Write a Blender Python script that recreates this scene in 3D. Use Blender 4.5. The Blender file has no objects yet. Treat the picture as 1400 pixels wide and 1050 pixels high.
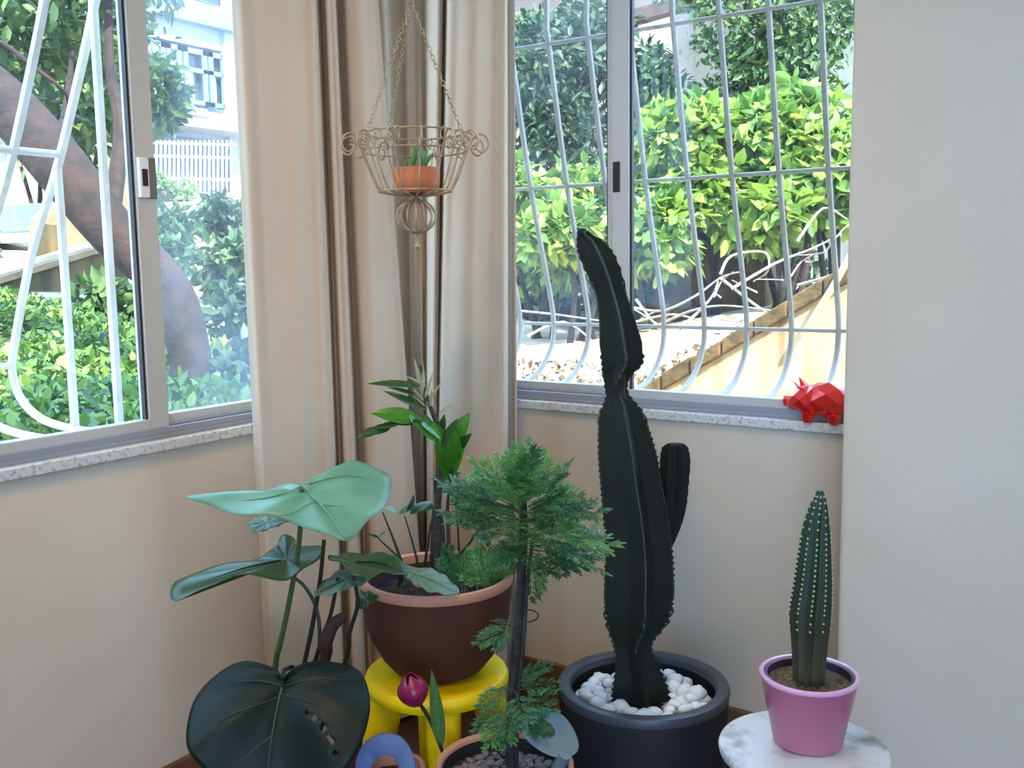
import bpy, bmesh, math, random
import numpy as np
from mathutils import Vector, Matrix

rnd = random.Random(7)
nrs = np.random.RandomState(11)
scene = bpy.context.scene
COL = scene.collection
W, H = 1400, 1050

# ------------------------------------------------------------------ camera
F = 1351.0
YAW, PITCH, ROLL = math.radians(33.93), math.radians(6.894), math.radians(-0.826)
CAM = Vector((1.738, -2.1437, 1.12))
fw = Vector((-math.sin(YAW) * math.cos(PITCH), math.cos(YAW) * math.cos(PITCH), -math.sin(PITCH)))
r0 = Vector((math.cos(YAW), math.sin(YAW), 0))
u0 = r0.cross(fw)
rt = math.cos(ROLL) * r0 + math.sin(ROLL) * u0
up = math.cos(ROLL) * u0 - math.sin(ROLL) * r0
cam = bpy.data.objects.new('camera', bpy.data.cameras.new('camera'))
COL.objects.link(cam)
cam.data.sensor_width = 36
cam.data.lens = 36 * F / W
cam.data.clip_start = 0.02
cam.data.clip_end = 200
m = Matrix((rt, up, -fw)).transposed().to_4x4()
m.translation = CAM
cam.matrix_world = m
scene.camera = cam

# ------------------------------------------------------------------ world, sun, exposure
scene.view_settings.view_transform = 'Standard'
scene.view_settings.look = 'None'
scene.view_settings.gamma = 1
scene.view_settings.use_curve_mapping = False
scene.view_settings.exposure = 0.0
world = bpy.data.worlds.new('sky')
scene.world = world
world.use_nodes = True
bg = world.node_tree.nodes['Background']
bg.inputs[0].default_value = (0.39, 0.62, 1.0, 1)
bg.inputs[1].default_value = 9.8
sun = bpy.data.objects.new('sun', bpy.data.lights.new('sun', 'SUN'))
COL.objects.link(sun)
sun.data.energy = 20.0
sun.data.angle = math.radians(0.6)
sun.data.color = (1.0, 0.93, 0.80)
sun.rotation_euler = Vector((0.66, -0.40, 0.76)).to_track_quat('Z', 'Y').to_euler()
LAMP = 5.0          # brightness of the added fill lamp's diffuser (warm)


# ------------------------------------------------------------------ pixel helpers
def ray(x, y):
    x, y = float(x), float(y)
    return fw + (x - W / 2) / F * rt - (y - H / 2) / F * up


def on_x(x, y, X):
    d = ray(x, y)
    return CAM + d * ((X - CAM.x) / d.x)


def on_y(x, y, Y):
    d = ray(x, y)
    return CAM + d * ((Y - CAM.y) / d.y)


def on_z(x, y, z):
    d = ray(x, y)
    return CAM + d * ((z - CAM.z) / d.z)


HF = Vector((-math.sin(YAW), math.cos(YAW), 0))


def facing(P, x, y, d=0.0):
    """point seen at a pixel, on the upright plane through P that faces the camera, d metres behind it"""
    q = ray(x, y)
    d = float(d)
    return CAM + q * (((Vector(P) - CAM).dot(HF) + d) / q.dot(HF))


def project(P):
    d = Vector(P) - CAM
    z = d.dot(fw)
    return (W / 2 + F * d.dot(rt) / z, H / 2 - F * d.dot(up) / z)


# ------------------------------------------------------------------ materials
def lin(c):
    return tuple(((v / 255 + 0.055) / 1.055) ** 2.4 if v / 255 > 0.04045 else v / 255 / 12.92 for v in c)


def mat(name, rgb, rough=0.6, metal=0.0, noise=0.0, scale=8.0, rgb2=None, bump=0.0, bscale=30.0,
        spec=0.5, stretch=None, island=0.0, translucent=0.0, coat=0.0, detail=4.0, fac=(0.35, 0.65)):
    mt = bpy.data.materials.new(name)
    mt.use_nodes = True
    nt = mt.node_tree
    b = nt.nodes['Principled BSDF']
    col = lin(rgb)
    b.inputs['Roughness'].default_value = rough
    b.inputs['Metallic'].default_value = metal
    b.inputs['Specular IOR Level'].default_value = spec
    b.inputs['Coat Weight'].default_value = coat
    b.inputs['Base Color'].default_value = (*col, 1)
    out = None
    tc = nt.nodes.new('ShaderNodeTexCoord')
    if rgb2 is not None:
        n = nt.nodes.new('ShaderNodeTexNoise')
        n.inputs['Scale'].default_value = scale
        n.inputs['Detail'].default_value = detail
        if stretch:
            mp = nt.nodes.new('ShaderNodeMapping')
            mp.inputs['Scale'].default_value = stretch
            nt.links.new(tc.outputs['Object'], mp.inputs['Vector'])
            nt.links.new(mp.outputs[0], n.inputs['Vector'])
        else:
            nt.links.new(tc.outputs['Object'], n.inputs['Vector'])
        r = nt.nodes.new('ShaderNodeValToRGB')
        r.color_ramp.elements[0].position, r.color_ramp.elements[1].position = fac
        r.color_ramp.elements[0].color = (*col, 1)
        r.color_ramp.elements[1].color = (*lin(rgb2), 1)
        nt.links.new(n.outputs['Fac'], r.inputs['Fac'])
        out = r.outputs['Color']
    if island:
        g = nt.nodes.new('ShaderNodeNewGeometry')
        hs = nt.nodes.new('ShaderNodeHueSaturation')
        mr = nt.nodes.new('ShaderNodeMapRange')
        mr.inputs['To Min'].default_value = 1 - island
        mr.inputs['To Max'].default_value = 1 + island
        nt.links.new(g.outputs['Random Per Island'], mr.inputs['Value'])
        nt.links.new(mr.outputs[0], hs.inputs['Value'])
        mh = nt.nodes.new('ShaderNodeMapRange')
        mh.inputs['To Min'].default_value = 0.5 + island * 0.06
        mh.inputs['To Max'].default_value = 0.5 - island * 0.06
        nt.links.new(g.outputs['Random Per Island'], mh.inputs['Value'])
        nt.links.new(mh.outputs[0], hs.inputs['Hue'])
        if out:
            nt.links.new(out, hs.inputs['Color'])
        else:
            hs.inputs['Color'].default_value = (*col, 1)
        out = hs.outputs['Color']
    if out:
        nt.links.new(out, b.inputs['Base Color'])
    if bump:
        n2 = nt.nodes.new('ShaderNodeTexNoise')
        n2.inputs['Scale'].default_value = bscale
        n2.inputs['Detail'].default_value = 5
        nt.links.new(tc.outputs['Object'], n2.inputs['Vector'])
        bp = nt.nodes.new('ShaderNodeBump')
        bp.inputs['Strength'].default_value = bump
        bp.inputs['Distance'].default_value = 0.02
        nt.links.new(n2.outputs['Fac'], bp.inputs['Height'])
        nt.links.new(bp.outputs[0], b.inputs['Normal'])
    if translucent:
        t = nt.nodes.new('ShaderNodeBsdfTranslucent')
        if out:
            nt.links.new(out, t.inputs['Color'])
        else:
            t.inputs['Color'].default_value = (*col, 1)
        mx = nt.nodes.new('ShaderNodeMixShader')
        mx.inputs[0].default_value = translucent
        nt.links.new(b.outputs[0], mx.inputs[1])
        nt.links.new(t.outputs[0], mx.inputs[2])
        nt.links.new(mx.outputs[0], nt.nodes['Material Output'].inputs['Surface'])
    return mt


def glass_mat(name, haze):
    mt = bpy.data.materials.new(name)
    mt.use_nodes = True
    nt = mt.node_tree
    nt.nodes.remove(nt.nodes['Principled BSDF'])
    tr = nt.nodes.new('ShaderNodeBsdfTransparent')
    tr.inputs[0].default_value = (0.93, 0.97, 0.96, 1)
    gl = nt.nodes.new('ShaderNodeBsdfGlossy')
    gl.inputs['Roughness'].default_value = 0.02
    df = nt.nodes.new('ShaderNodeBsdfTranslucent')
    df.inputs[0].default_value = (0.8, 0.9, 1, 1)
    lw_ = nt.nodes.new('ShaderNodeLayerWeight')      # Schlick reflectance of a thin pane, the same from both sides
    pw = nt.nodes.new('ShaderNodeMath')
    pw.operation = 'POWER'
    pw.inputs[1].default_value = 5.0
    nt.links.new(lw_.outputs['Facing'], pw.inputs[0])
    fr = nt.nodes.new('ShaderNodeMapRange')
    fr.inputs['To Min'].default_value = 0.015
    fr.inputs['To Max'].default_value = 0.9
    nt.links.new(pw.outputs[0], fr.inputs['Value'])
    lw_.inputs[0].default_value = 0.5
    m1 = nt.nodes.new('ShaderNodeMixShader')
    nt.links.new(fr.outputs[0], m1.inputs[0])
    nt.links.new(tr.outputs[0], m1.inputs[1])
    nt.links.new(gl.outputs[0], m1.inputs[2])
    m2 = nt.nodes.new('ShaderNodeMixShader')
    tc = nt.nodes.new('ShaderNodeTexCoord')
    n = nt.nodes.new('ShaderNodeTexNoise')
    n.inputs['Scale'].default_value = 5
    nt.links.new(tc.outputs['Object'], n.inputs['Vector'])
    mr = nt.nodes.new('ShaderNodeMapRange')
    mr.inputs['From Min'].default_value = 0.35
    mr.inputs['From Max'].default_value = 0.7
    mr.inputs['To Min'].default_value = haze * 0.4
    mr.inputs['To Max'].default_value = haze * 1.6
    nt.links.new(n.outputs['Fac'], mr.inputs['Value'])
    nt.links.new(mr.outputs[0], m2.inputs[0])
    nt.links.new(m1.outputs[0], m2.inputs[1])
    nt.links.new(df.outputs[0], m2.inputs[2])
    nt.links.new(m2.outputs[0], nt.nodes['Material Output'].inputs['Surface'])
    return mt


def emit_mat(name, rgb, s):
    mt = bpy.data.materials.new(name)
    mt.use_nodes = True
    b = mt.node_tree.nodes['Principled BSDF']
    b.inputs['Emission Color'].default_value = (*rgb, 1)
    b.inputs['Emission Strength'].default_value = s
    return mt


M = {}
M['wall'] = mat('wall_paint', (206, 188, 163), 0.75, rgb2=(211, 194, 171), scale=2.5, bump=0.42, bscale=4.5, spec=0.3)
M['ceil'] = mat('ceiling_paint', (228, 225, 218), 0.9)
M['floor'] = mat('floor_wood', (70, 44, 28), 0.35, rgb2=(96, 62, 40), scale=6)
M['base'] = mat('baseboard_wood', (98, 66, 44), 0.45, rgb2=(120, 84, 58), scale=14)
M['granite'] = mat('granite', (206, 200, 192), 0.35, rgb2=(150, 140, 130), scale=110, fac=(0.5, 0.7), bump=0.1, bscale=90)
M['alu'] = mat('aluminium', (196, 190, 182), 0.45, metal=0.25, bump=0.03, bscale=60)
M['alu_dark'] = mat('aluminium_track', (150, 150, 154), 0.4, metal=0.3)
M['glass'] = glass_mat('clear_glass', 0.006)
M['glass_h'] = glass_mat('smudged_glass', 0.05)
M['glass_m'] = glass_mat('hazed_glass', 0.02)  # pane with a weak translucent haze mixed in
M['white_plastic'] = mat('white_plastic', (228, 228, 232), 0.35)
M['dark_slot'] = mat('dark_slot', (28, 24, 24), 0.5)
M['grey_plate'] = mat('grey_plate', (118, 112, 108), 0.4, metal=0.4)
M['grille'] = mat('grille_enamel', (232, 230, 226), 0.4, rgb2=(214, 208, 198), scale=12)
M['grille_b'] = mat('grille_enamel_shaded', (168, 158, 146), 0.45, rgb2=(150, 140, 128), scale=12)  # darker enamel copy: shade on the bars' inner sides put into the colour
M['curtain'] = mat('curtain_cloth', (208, 186, 160), 0.9, rgb2=(212, 191, 166), scale=3, bump=0.12, bscale=500, spec=0.1, translucent=0.12)
M['terracotta'] = mat('terracotta', (80, 44, 31), 0.85, rgb2=(88, 50, 36), scale=5, bump=0.05, bscale=60, spec=0.25)  # darkened clay: shade of the backlit front put into the colour
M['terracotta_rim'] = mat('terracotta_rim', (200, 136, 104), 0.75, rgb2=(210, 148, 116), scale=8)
M['terracotta_small'] = mat('terracotta_bright', (206, 118, 72), 0.7, rgb2=(190, 102, 60), scale=20)
M['terracotta_pale'] = mat('terracotta_pale', (200, 140, 116), 0.7, rgb2=(190, 128, 104), scale=20)
M['soil'] = mat('soil', (42, 30, 22), 0.95, rgb2=(78, 58, 42), scale=60, bump=1.0, bscale=70)
M['soil_light'] = mat('soil_dry', (98, 76, 52), 0.95, rgb2=(146, 118, 86), scale=110, bump=1.0, bscale=120)
M['yellow'] = mat('yellow_plastic', (255, 212, 6), 0.4, spec=0.4)
M['black_pot'] = mat('black_resin', (26, 26, 29), 0.6, rgb2=(30, 30, 33), scale=20, bump=0.05, bscale=150)
M['black_pot_rim'] = mat('black_resin_rim', (66, 66, 74), 0.42)
M['pebble'] = mat('white_pebble', (246, 245, 244), 0.55, rgb2=(238, 232, 224), scale=18, bump=0.15, bscale=60)
M['pebble_tan'] = mat('tan_pebble', (204, 182, 150), 0.6, rgb2=(220, 204, 178), scale=18, bump=0.15, bscale=60)
M['gravel'] = mat('grey_gravel', (140, 132, 132), 0.7, rgb2=(92, 82, 80), scale=40, bump=0.3, bscale=80)
M['cactus'] = mat('cactus_skin', (16, 20, 12), 0.75, rgb2=(23, 28, 16), scale=9, bump=0.1, bscale=40, spec=0.35)
M['cactus_rib'] = mat('cactus_rib', (40, 60, 42), 0.6, rgb2=(28, 46, 32), scale=12)
M['cactus_neck'] = mat('cactus_scar', (50, 40, 24), 0.85, rgb2=(30, 28, 18), scale=30)
M['cactus2_rib'] = mat('areole', (176, 182, 138), 0.8)
M['pink'] = mat('pink_glaze', (174, 98, 122), 0.35, rgb2=(180, 106, 128), scale=4, coat=0.2)
M['pink_rim'] = mat('pink_glaze_rim', (234, 172, 200), 0.3, coat=0.3)
M['nursery'] = mat('nursery_pot', (58, 42, 58), 0.5)
M['stone_top'] = mat('stained_white_top', (222, 220, 214), 0.45, rgb2=(128, 116, 98), scale=16, fac=(0.52, 0.74), detail=10)
M['dark_metal'] = mat('dark_metal', (40, 44, 58), 0.45)
M['red'] = mat('red_metallic', (228, 38, 28), 0.25, metal=0.35, coat=0.6)
M['wire'] = mat('basket_wire', (176, 154, 118), 0.5, rgb2=(150, 124, 90), scale=40, metal=0.25)
M['succulent'] = mat('succulent', (62, 104, 52), 0.5, rgb2=(84, 128, 66), scale=20)
M['leaf_pale'] = mat('monstera_pale', (86, 134, 100), 0.36, rgb2=(112, 156, 124), scale=9, translucent=0.12)
M['leaf_mid'] = mat('monstera_mid', (38, 68, 26), 0.36, rgb2=(50, 82, 34), scale=9, translucent=0.1)
M['leaf_grey'] = mat('monstera_grey', (90, 116, 92), 0.45, rgb2=(104, 130, 104), scale=9, translucent=0.1)
M['leaf_dark'] = mat('monstera_dark', (10, 25, 19), 0.5, rgb2=(14, 30, 22), scale=6, spec=0.25, bump=0.06, bscale=14)
M['vein'] = mat('vein', (96, 132, 96), 0.5)
M['vein_dark'] = mat('vein_dark', (40, 62, 48), 0.5)
M['stem_green'] = mat('stem_green', (70, 92, 44), 0.5)
M['stem_dark'] = mat('stem_dark', (28, 34, 20), 0.5)
M['sheath'] = mat('dry_sheath', (52, 36, 28), 0.8)
M['zz'] = mat('zz_leaf', (54, 110, 26), 0.28, rgb2=(70, 134, 34), scale=14, coat=0.2, translucent=0.12)
M['zz_dark'] = mat('zz_leaf_dark', (30, 66, 22), 0.3, rgb2=(38, 76, 26), scale=14, coat=0.2)
M['zz_pale'] = mat('zz_leaf_pale', (142, 142, 112), 0.5, rgb2=(120, 130, 92), scale=14)
M['zz_teal'] = mat('zz_leaf_teal', (70, 116, 92), 0.3, rgb2=(52, 92, 66), scale=24)
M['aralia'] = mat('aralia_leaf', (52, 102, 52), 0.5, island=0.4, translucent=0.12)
M['aralia_light'] = mat('aralia_leaf_light', (88, 142, 68), 0.42, island=0.3, translucent=0.15)  # lighter leaf tone, also standing in for window light on the crown
M['bark_dark'] = mat('dark_stem_bark', (30, 27, 24), 0.75, rgb2=(56, 50, 42), scale=40, bump=0.5, bscale=60)
M['tulip'] = mat('tulip_petal', (112, 14, 48), 0.35, rgb2=(140, 26, 72), scale=12)
M['tulip_leaf'] = mat('tulip_leaf', (58, 96, 42), 0.5, rgb2=(84, 120, 60), scale=30)
M['blue_plastic'] = mat('blue_plastic', (84, 104, 150), 0.5, bump=0.1, bscale=200)
M['green_plastic'] = mat('grey_green_plastic', (104, 124, 126), 0.5, bump=0.1, bscale=200)
# outside
M['ground'] = mat('ground_dry', (184, 162, 130), 0.95, rgb2=(124, 102, 74), scale=3.5, bump=0.6, bscale=8, detail=8)
M['concrete'] = mat('stained_concrete', (182, 154, 114), 0.9, rgb2=(112, 78, 46), scale=3.0, bump=0.3, bscale=12, detail=9, fac=(0.45, 0.72), stretch=(3.0, 1, 0.35))
M['coping'] = mat('mossy_coping', (106, 80, 42), 0.95, rgb2=(70, 52, 28), scale=9, bump=0.8, bscale=20)
M['concrete_g'] = mat('mossy_concrete', (104, 84, 48), 0.95, rgb2=(52, 50, 28), scale=2.2, bump=0.4, bscale=9, detail=9, stretch=(1, 3, 0.4))
M['slab'] = mat('sunlit_slab', (140, 114, 86), 0.9, rgb2=(120, 94, 66), scale=5)
M['bark'] = mat('tree_bark', (50, 31, 22), 0.9, rgb2=(28, 18, 13), scale=10, bump=0.8, bscale=16)
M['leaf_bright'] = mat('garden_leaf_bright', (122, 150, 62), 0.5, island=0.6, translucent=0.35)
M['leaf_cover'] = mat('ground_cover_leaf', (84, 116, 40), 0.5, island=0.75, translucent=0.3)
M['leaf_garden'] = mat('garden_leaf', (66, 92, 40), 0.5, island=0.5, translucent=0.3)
M['leaf_deep'] = mat('garden_leaf_deep', (48, 72, 38), 0.5, island=0.5, translucent=0.25)  # darker leaf tone; stands in for the shade behind the sunlit shrubs
M['drybranch'] = mat('dry_branch', (150, 138, 124), 0.9, rgb2=(120, 104, 90), scale=20)
M['log'] = mat('log', (70, 50, 38), 0.9, rgb2=(96, 68, 52), scale=9, bump=0.6)
M['bwhite'] = mat('white_render', (150, 156, 162), 0.85, rgb2=(142, 148, 156), scale=2)
M['bblue'] = mat('blue_frame', (96, 124, 148), 0.6)
M['bglass'] = mat('dark_glazing', (60, 68, 72), 0.15, rgb2=(36, 42, 44), scale=1.5)
M['bbeige'] = mat('beige_render', (148, 128, 112), 0.9, rgb2=(136, 116, 100), scale=2)
M['bgrey'] = mat('grey_render', (92, 90, 80), 0.9, rgb2=(76, 78, 66), scale=2)
M['sign'] = mat('pink_plate', (120, 96, 120), 0.6)
M['white_paint'] = mat('white_paint', (190, 190, 194), 0.6)
M['grey_box'] = mat('grey_blue_box', (100, 110, 120), 0.6)
M['roof'] = mat('roof_concrete', (150, 148, 144), 0.9)
M['lamp_glow'] = emit_mat('lamp_diffuser', (1.0, 0.80, 0.55), LAMP)


# ------------------------------------------------------------------ mesh helpers
class MB:
    def __init__(self):
        self.v, self.f = [], []

    def add(self, vs, fs):
        o = len(self.v)
        self.v += [tuple(p) for p in vs]
        self.f += [tuple(i + o for i in q) for q in fs]
        return o

    def box(self, a, b):
        x0, y0, z0 = a
        x1, y1, z1 = b
        self.add([(x0, y0, z0), (x1, y0, z0), (x1, y1, z0), (x0, y1, z0), (x0, y0, z1), (x1, y0, z1), (x1, y1, z1), (x0, y1, z1)],
                 [(0, 3, 2, 1), (4, 5, 6, 7), (0, 1, 5, 4), (1, 2, 6, 5), (2, 3, 7, 6), (3, 0, 4, 7)])
        return self

    def prism(self, quad, off):
        """a convex polygon (list of points) extruded by a vector"""
        n = len(quad)
        q = [Vector(p) for p in quad]
        off = Vector(off)
        self.add(q + [p + off for p in q], [tuple(range(n))[::-1], tuple(range(n, 2 * n))] +
                 [(i, (i + 1) % n, (i + 1) % n + n, i + n) for i in range(n)])
        return self

    def tube(self, pts, rad, n=8, caps=True, flat=None):
        pts = [Vector(p) for p in pts]
        if not hasattr(rad, '__len__'):
            rad = [rad] * len(pts)
        rings = []
        t = (pts[1] - pts[0]).normalized()
        a = Vector((0, 0, 1)) if abs(t.z) < 0.9 else Vector((1, 0, 0))
        nx = t.cross(a).normalized()
        for i, p in enumerate(pts):
            t = (pts[min(i + 1, len(pts) - 1)] - pts[max(i - 1, 0)])
            if t.length < 1e-9:
                t = Vector((0, 0, 1))
            t.normalize()
            nx = (nx - t * nx.dot(t))
            if nx.length < 1e-6:
                nx = t.orthogonal()
            nx.normalize()
            ny = t.cross(nx)
            rings.append([p + (nx * math.cos(2 * math.pi * k / n) + ny * math.sin(2 * math.pi * k / n)) * rad[i] for k in range(n)])
        vs = [v for r in rings for v in r]
        fs = [(i * n + k, i * n + (k + 1) % n, (i + 1) * n + (k + 1) % n, (i + 1) * n + k) for i in range(len(pts) - 1) for k in range(n)]
        if caps:
            fs += [tuple(range(n))[::-1], tuple((len(pts) - 1) * n + k for k in range(n))]
        self.add(vs, fs)
        return self

    def lathe(self, prof, c=(0, 0, 0), n=48, close=False):
        c = Vector(c)
        vs, fs = [], []
        L = len(prof)
        for r, z in prof:
            for k in range(n):
                a = 2 * math.pi * k / n
                vs.append(c + Vector((r * math.cos(a), r * math.sin(a), z)))
        rows = L if close else L - 1
        for i in range(rows):
            j = (i + 1) % L
            for k in range(n):
                k2 = (k + 1) % n
                fs.append((i * n + k, i * n + k2, j * n + k2, j * n + k))
        if not close:
            if prof[0][0] > 1e-5:
                fs.append(tuple(range(n))[::-1])
            if prof[-1][0] > 1e-5:
                fs.append(tuple((L - 1) * n + k for k in range(n)))
        self.add(vs, fs)
        return self

    def torus(self, c, ax, R, r, n=24, k=6, ex=None, sx=1.0):
        c, ax = Vector(c), Vector(ax).normalized()
        e1 = (Vector(ex) - ax * Vector(ex).dot(ax)).normalized() if ex is not None else ax.orthogonal().normalized()
        e2 = ax.cross(e1)
        vs, fs = [], []
        for i in range(n):
            a = 2 * math.pi * i / n
            d = e1 * math.cos(a) * sx + e2 * math.sin(a)
            for j in range(k):
                b = 2 * math.pi * j / k
                vs.append(c + d * R + (d.normalized() * math.cos(b) + ax * math.sin(b)) * r)
        for i in range(n):
            for j in range(k):
                fs.append((i * k + j, ((i + 1) % n) * k + j, ((i + 1) % n) * k + (j + 1) % k, i * k + (j + 1) % k))
        self.add(vs, fs)
        return self

    def mesh(self, name, smooth=True):
        me = bpy.data.meshes.new(name)
        me.from_pydata(self.v, [], self.f)
        if smooth:
            me.polygons.foreach_set('use_smooth', [True] * len(me.polygons))
        me.validate()
        me.update()
        return me


def smooth_by_angle(me, deg=35):
    bm = bmesh.new()
    bm.from_mesh(me)
    bmesh.ops.recalc_face_normals(bm, faces=bm.faces)
    lim = math.radians(deg)
    for e in bm.edges:
        e.smooth = len(e.link_faces) == 2 and e.calc_face_angle(0) < lim
    bm.to_mesh(me)
    bm.free()


def put(name, mb, material, parent=None, smooth=True, bevel=0.0, angle=35, fix=True):
    me = mb if isinstance(mb, bpy.types.Mesh) else mb.mesh(name, smooth)
    if fix and not isinstance(mb, bpy.types.Mesh):
        smooth_by_angle(me, angle)
    if not me.materials:
        me.materials.append(material)
    o = bpy.data.objects.new(name, me)
    COL.objects.link(o)
    if bevel:
        b = o.modifiers.new('bevel', 'BEVEL')
        b.width = bevel
        b.segments = 3
        b.limit_method = 'ANGLE'
    if parent is not None:
        attach(o, parent)
    return o


ROOT = {}


def world_of(p):
    m = Matrix.Translation(p.location)
    if p.parent is not None:
        m = Matrix.Identity(4) if p.type == 'MESH' else m
    return m


def attach(o, p):
    o.parent = p
    # parents are either empties at a base point or meshes left at the origin
    if p.type == 'EMPTY':
        o.matrix_parent_inverse = Matrix.Translation(p.location).inverted()


def tag(o, label, cat=None, group=None, kind=None):
    o['label'] = label
    if cat:
        o['category'] = cat
    if group:
        o['group'] = group
    if kind:
        o['kind'] = kind
    return o


def thing(name, loc, label, cat, group=None, kind=None):
    o = bpy.data.objects.new(name, None)
    COL.objects.link(o)
    o.location = loc
    o.empty_display_size = 0.05
    return tag(o, label, cat, group, kind)


def struct(name, mb, material, label, **k):
    o = put(name, mb, material, smooth=False, **k)
    o['kind'] = 'structure'
    o['label'] = label
    return o


def catmull(pts, sub=6, closed=False):
    pts = [np.array(p, float) for p in pts]
    n = len(pts)
    out = []
    rng = range(n if closed else n - 1)
    for i in rng:
        if closed:
            p0, p1, p2, p3 = pts[(i - 1) % n], pts[i], pts[(i + 1) % n], pts[(i + 2) % n]
        else:
            p0, p1, p2, p3 = pts[max(i - 1, 0)], pts[i], pts[i + 1], pts[min(i + 2, n - 1)]
        for s in range(sub):
            t = s / sub
            out.append(0.5 * ((2 * p1) + (-p0 + p2) * t + (2 * p0 - 5 * p1 + 4 * p2 - p3) * t * t + (-p0 + 3 * p1 - 3 * p2 + p3) * t ** 3))
    if not closed:
        out.append(pts[-1])
    return out


def curve3(pts, sub=6):
    return [Vector(p) for p in catmull([tuple(p) for p in pts], sub)]


# ================================================================== THE ROOM
RX, RY, RH = 4.2, -3.5, 2.6         # room extents: x 0..RX, y RY..0
SILL = 0.7475
L_Y0, L_Y1 = -2.05, -0.20           # left window opening
B_X0, B_X1 = 0.16, 1.42             # back window opening
WTOP = 2.25
TH = 0.12

struct('floor', MB().box((-TH, RY - TH, -0.1), (RX + TH, TH, 0)), M['floor'], 'dark brown wooden floor of the room')
struct('ceiling', MB().box((-TH, RY - TH, RH), (RX + TH, TH, RH + 0.12)), M['ceil'], 'white ceiling of the room')
mb = MB()
mb.box((-TH, RY - TH, 0), (0, L_Y0, RH)).box((-TH, L_Y1, 0), (0, TH, RH))
mb.box((-TH, L_Y0, 0), (0, L_Y1, SILL)).box((-TH, L_Y0, WTOP), (0, L_Y1, RH))
struct('wall_left', mb, M['wall'], 'beige plaster wall under the window with the barred garden view')
mb = MB()
mb.box((0, 0, 0), (B_X0, TH, RH)).box((B_X1, 0, 0), (RX + TH, TH, RH))
mb.box((B_X0, 0, 0), (B_X1, TH, SILL)).box((B_X0, 0, WTOP), (B_X1, TH, RH))
struct('wall_back', mb, M['wall'], 'beige plaster wall behind the tall cactus')
struct('wall_pillar', MB().box((1.207, -0.2, 0), (2.25, 0.0, RH)), M['wall'], 'broad pale plaster pillar beside the back window', bevel=0.012)
# the two walls behind the camera
struct('wall_right', MB().box((RX, RY - TH, 0), (RX + TH, 0, RH)), M['wall'], 'plaster wall opposite the left window')
mb = MB()
mb.box((0, RY - TH, 0), (2.1, RY, RH)).box((4.1, RY - TH, 0), (RX, RY, RH)).box((2.1, RY - TH, 2.4), (4.1, RY, RH))  # unseen opening added to bring in more daylight
struct('wall_front', mb, M['wall'], 'plaster wall with a wide opening added for fill daylight')
struct('added_balcony_floor', MB().box((-TH, RY - 2.2, -0.1), (RX + TH, RY - TH, -0.02)), M['slab'], 'tiled floor outside the added balcony opening')


def portal(loc, direction, sx, sy):
    l = bpy.data.lights.new('daylight_portal', 'AREA')
    l.shape = 'RECTANGLE'
    l.size, l.size_y = sx, sy
    l.cycles.is_portal = True
    o = bpy.data.objects.new('daylight_portal', l)
    COL.objects.link(o)
    o.location = loc
    o.rotation_euler = Vector(direction).to_track_quat('-Z', 'Z').to_euler()


portal((3.1, RY - 0.1, 1.2), (0, 1, 0), 2.0, 2.4)
portal((-0.1, (L_Y0 + L_Y1) / 2, 1.5), (1, 0, 0), 1.85, 1.5)
portal(((B_X0 + B_X1) / 2, 0.1, 1.5), (0, -1, 0), 1.26, 1.5)

# baseboards
struct('baseboard_left', MB().box((0, RY, 0), (0.014, -0.014, 0.07)), M['base'], 'brown wooden baseboard along the left wall', bevel=0.003)
struct('baseboard_back', MB().box((0, -0.014, 0), (1.207, 0, 0.07)), M['base'], 'brown wooden baseboard along the back wall', bevel=0.003)
struct('baseboard_pillar', MB().box((1.207, -0.214, 0), (2.25, -0.2, 0.07)), M['base'], 'brown wooden baseboard at the foot of the pillar', bevel=0.003)
# granite sills
struct('trim_1', MB().box((-TH - 0.03, L_Y0, SILL), (0.018, L_Y1, SILL + 0.022)), M['granite'], 'speckled granite sill below the left window', bevel=0.003)
struct('trim_2', MB().box((B_X0, -0.018, SILL), (1.207, TH + 0.03, SILL + 0.022)), M['granite'], 'speckled granite sill below the back window', bevel=0.003)

ZS = SILL + 0.022


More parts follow.
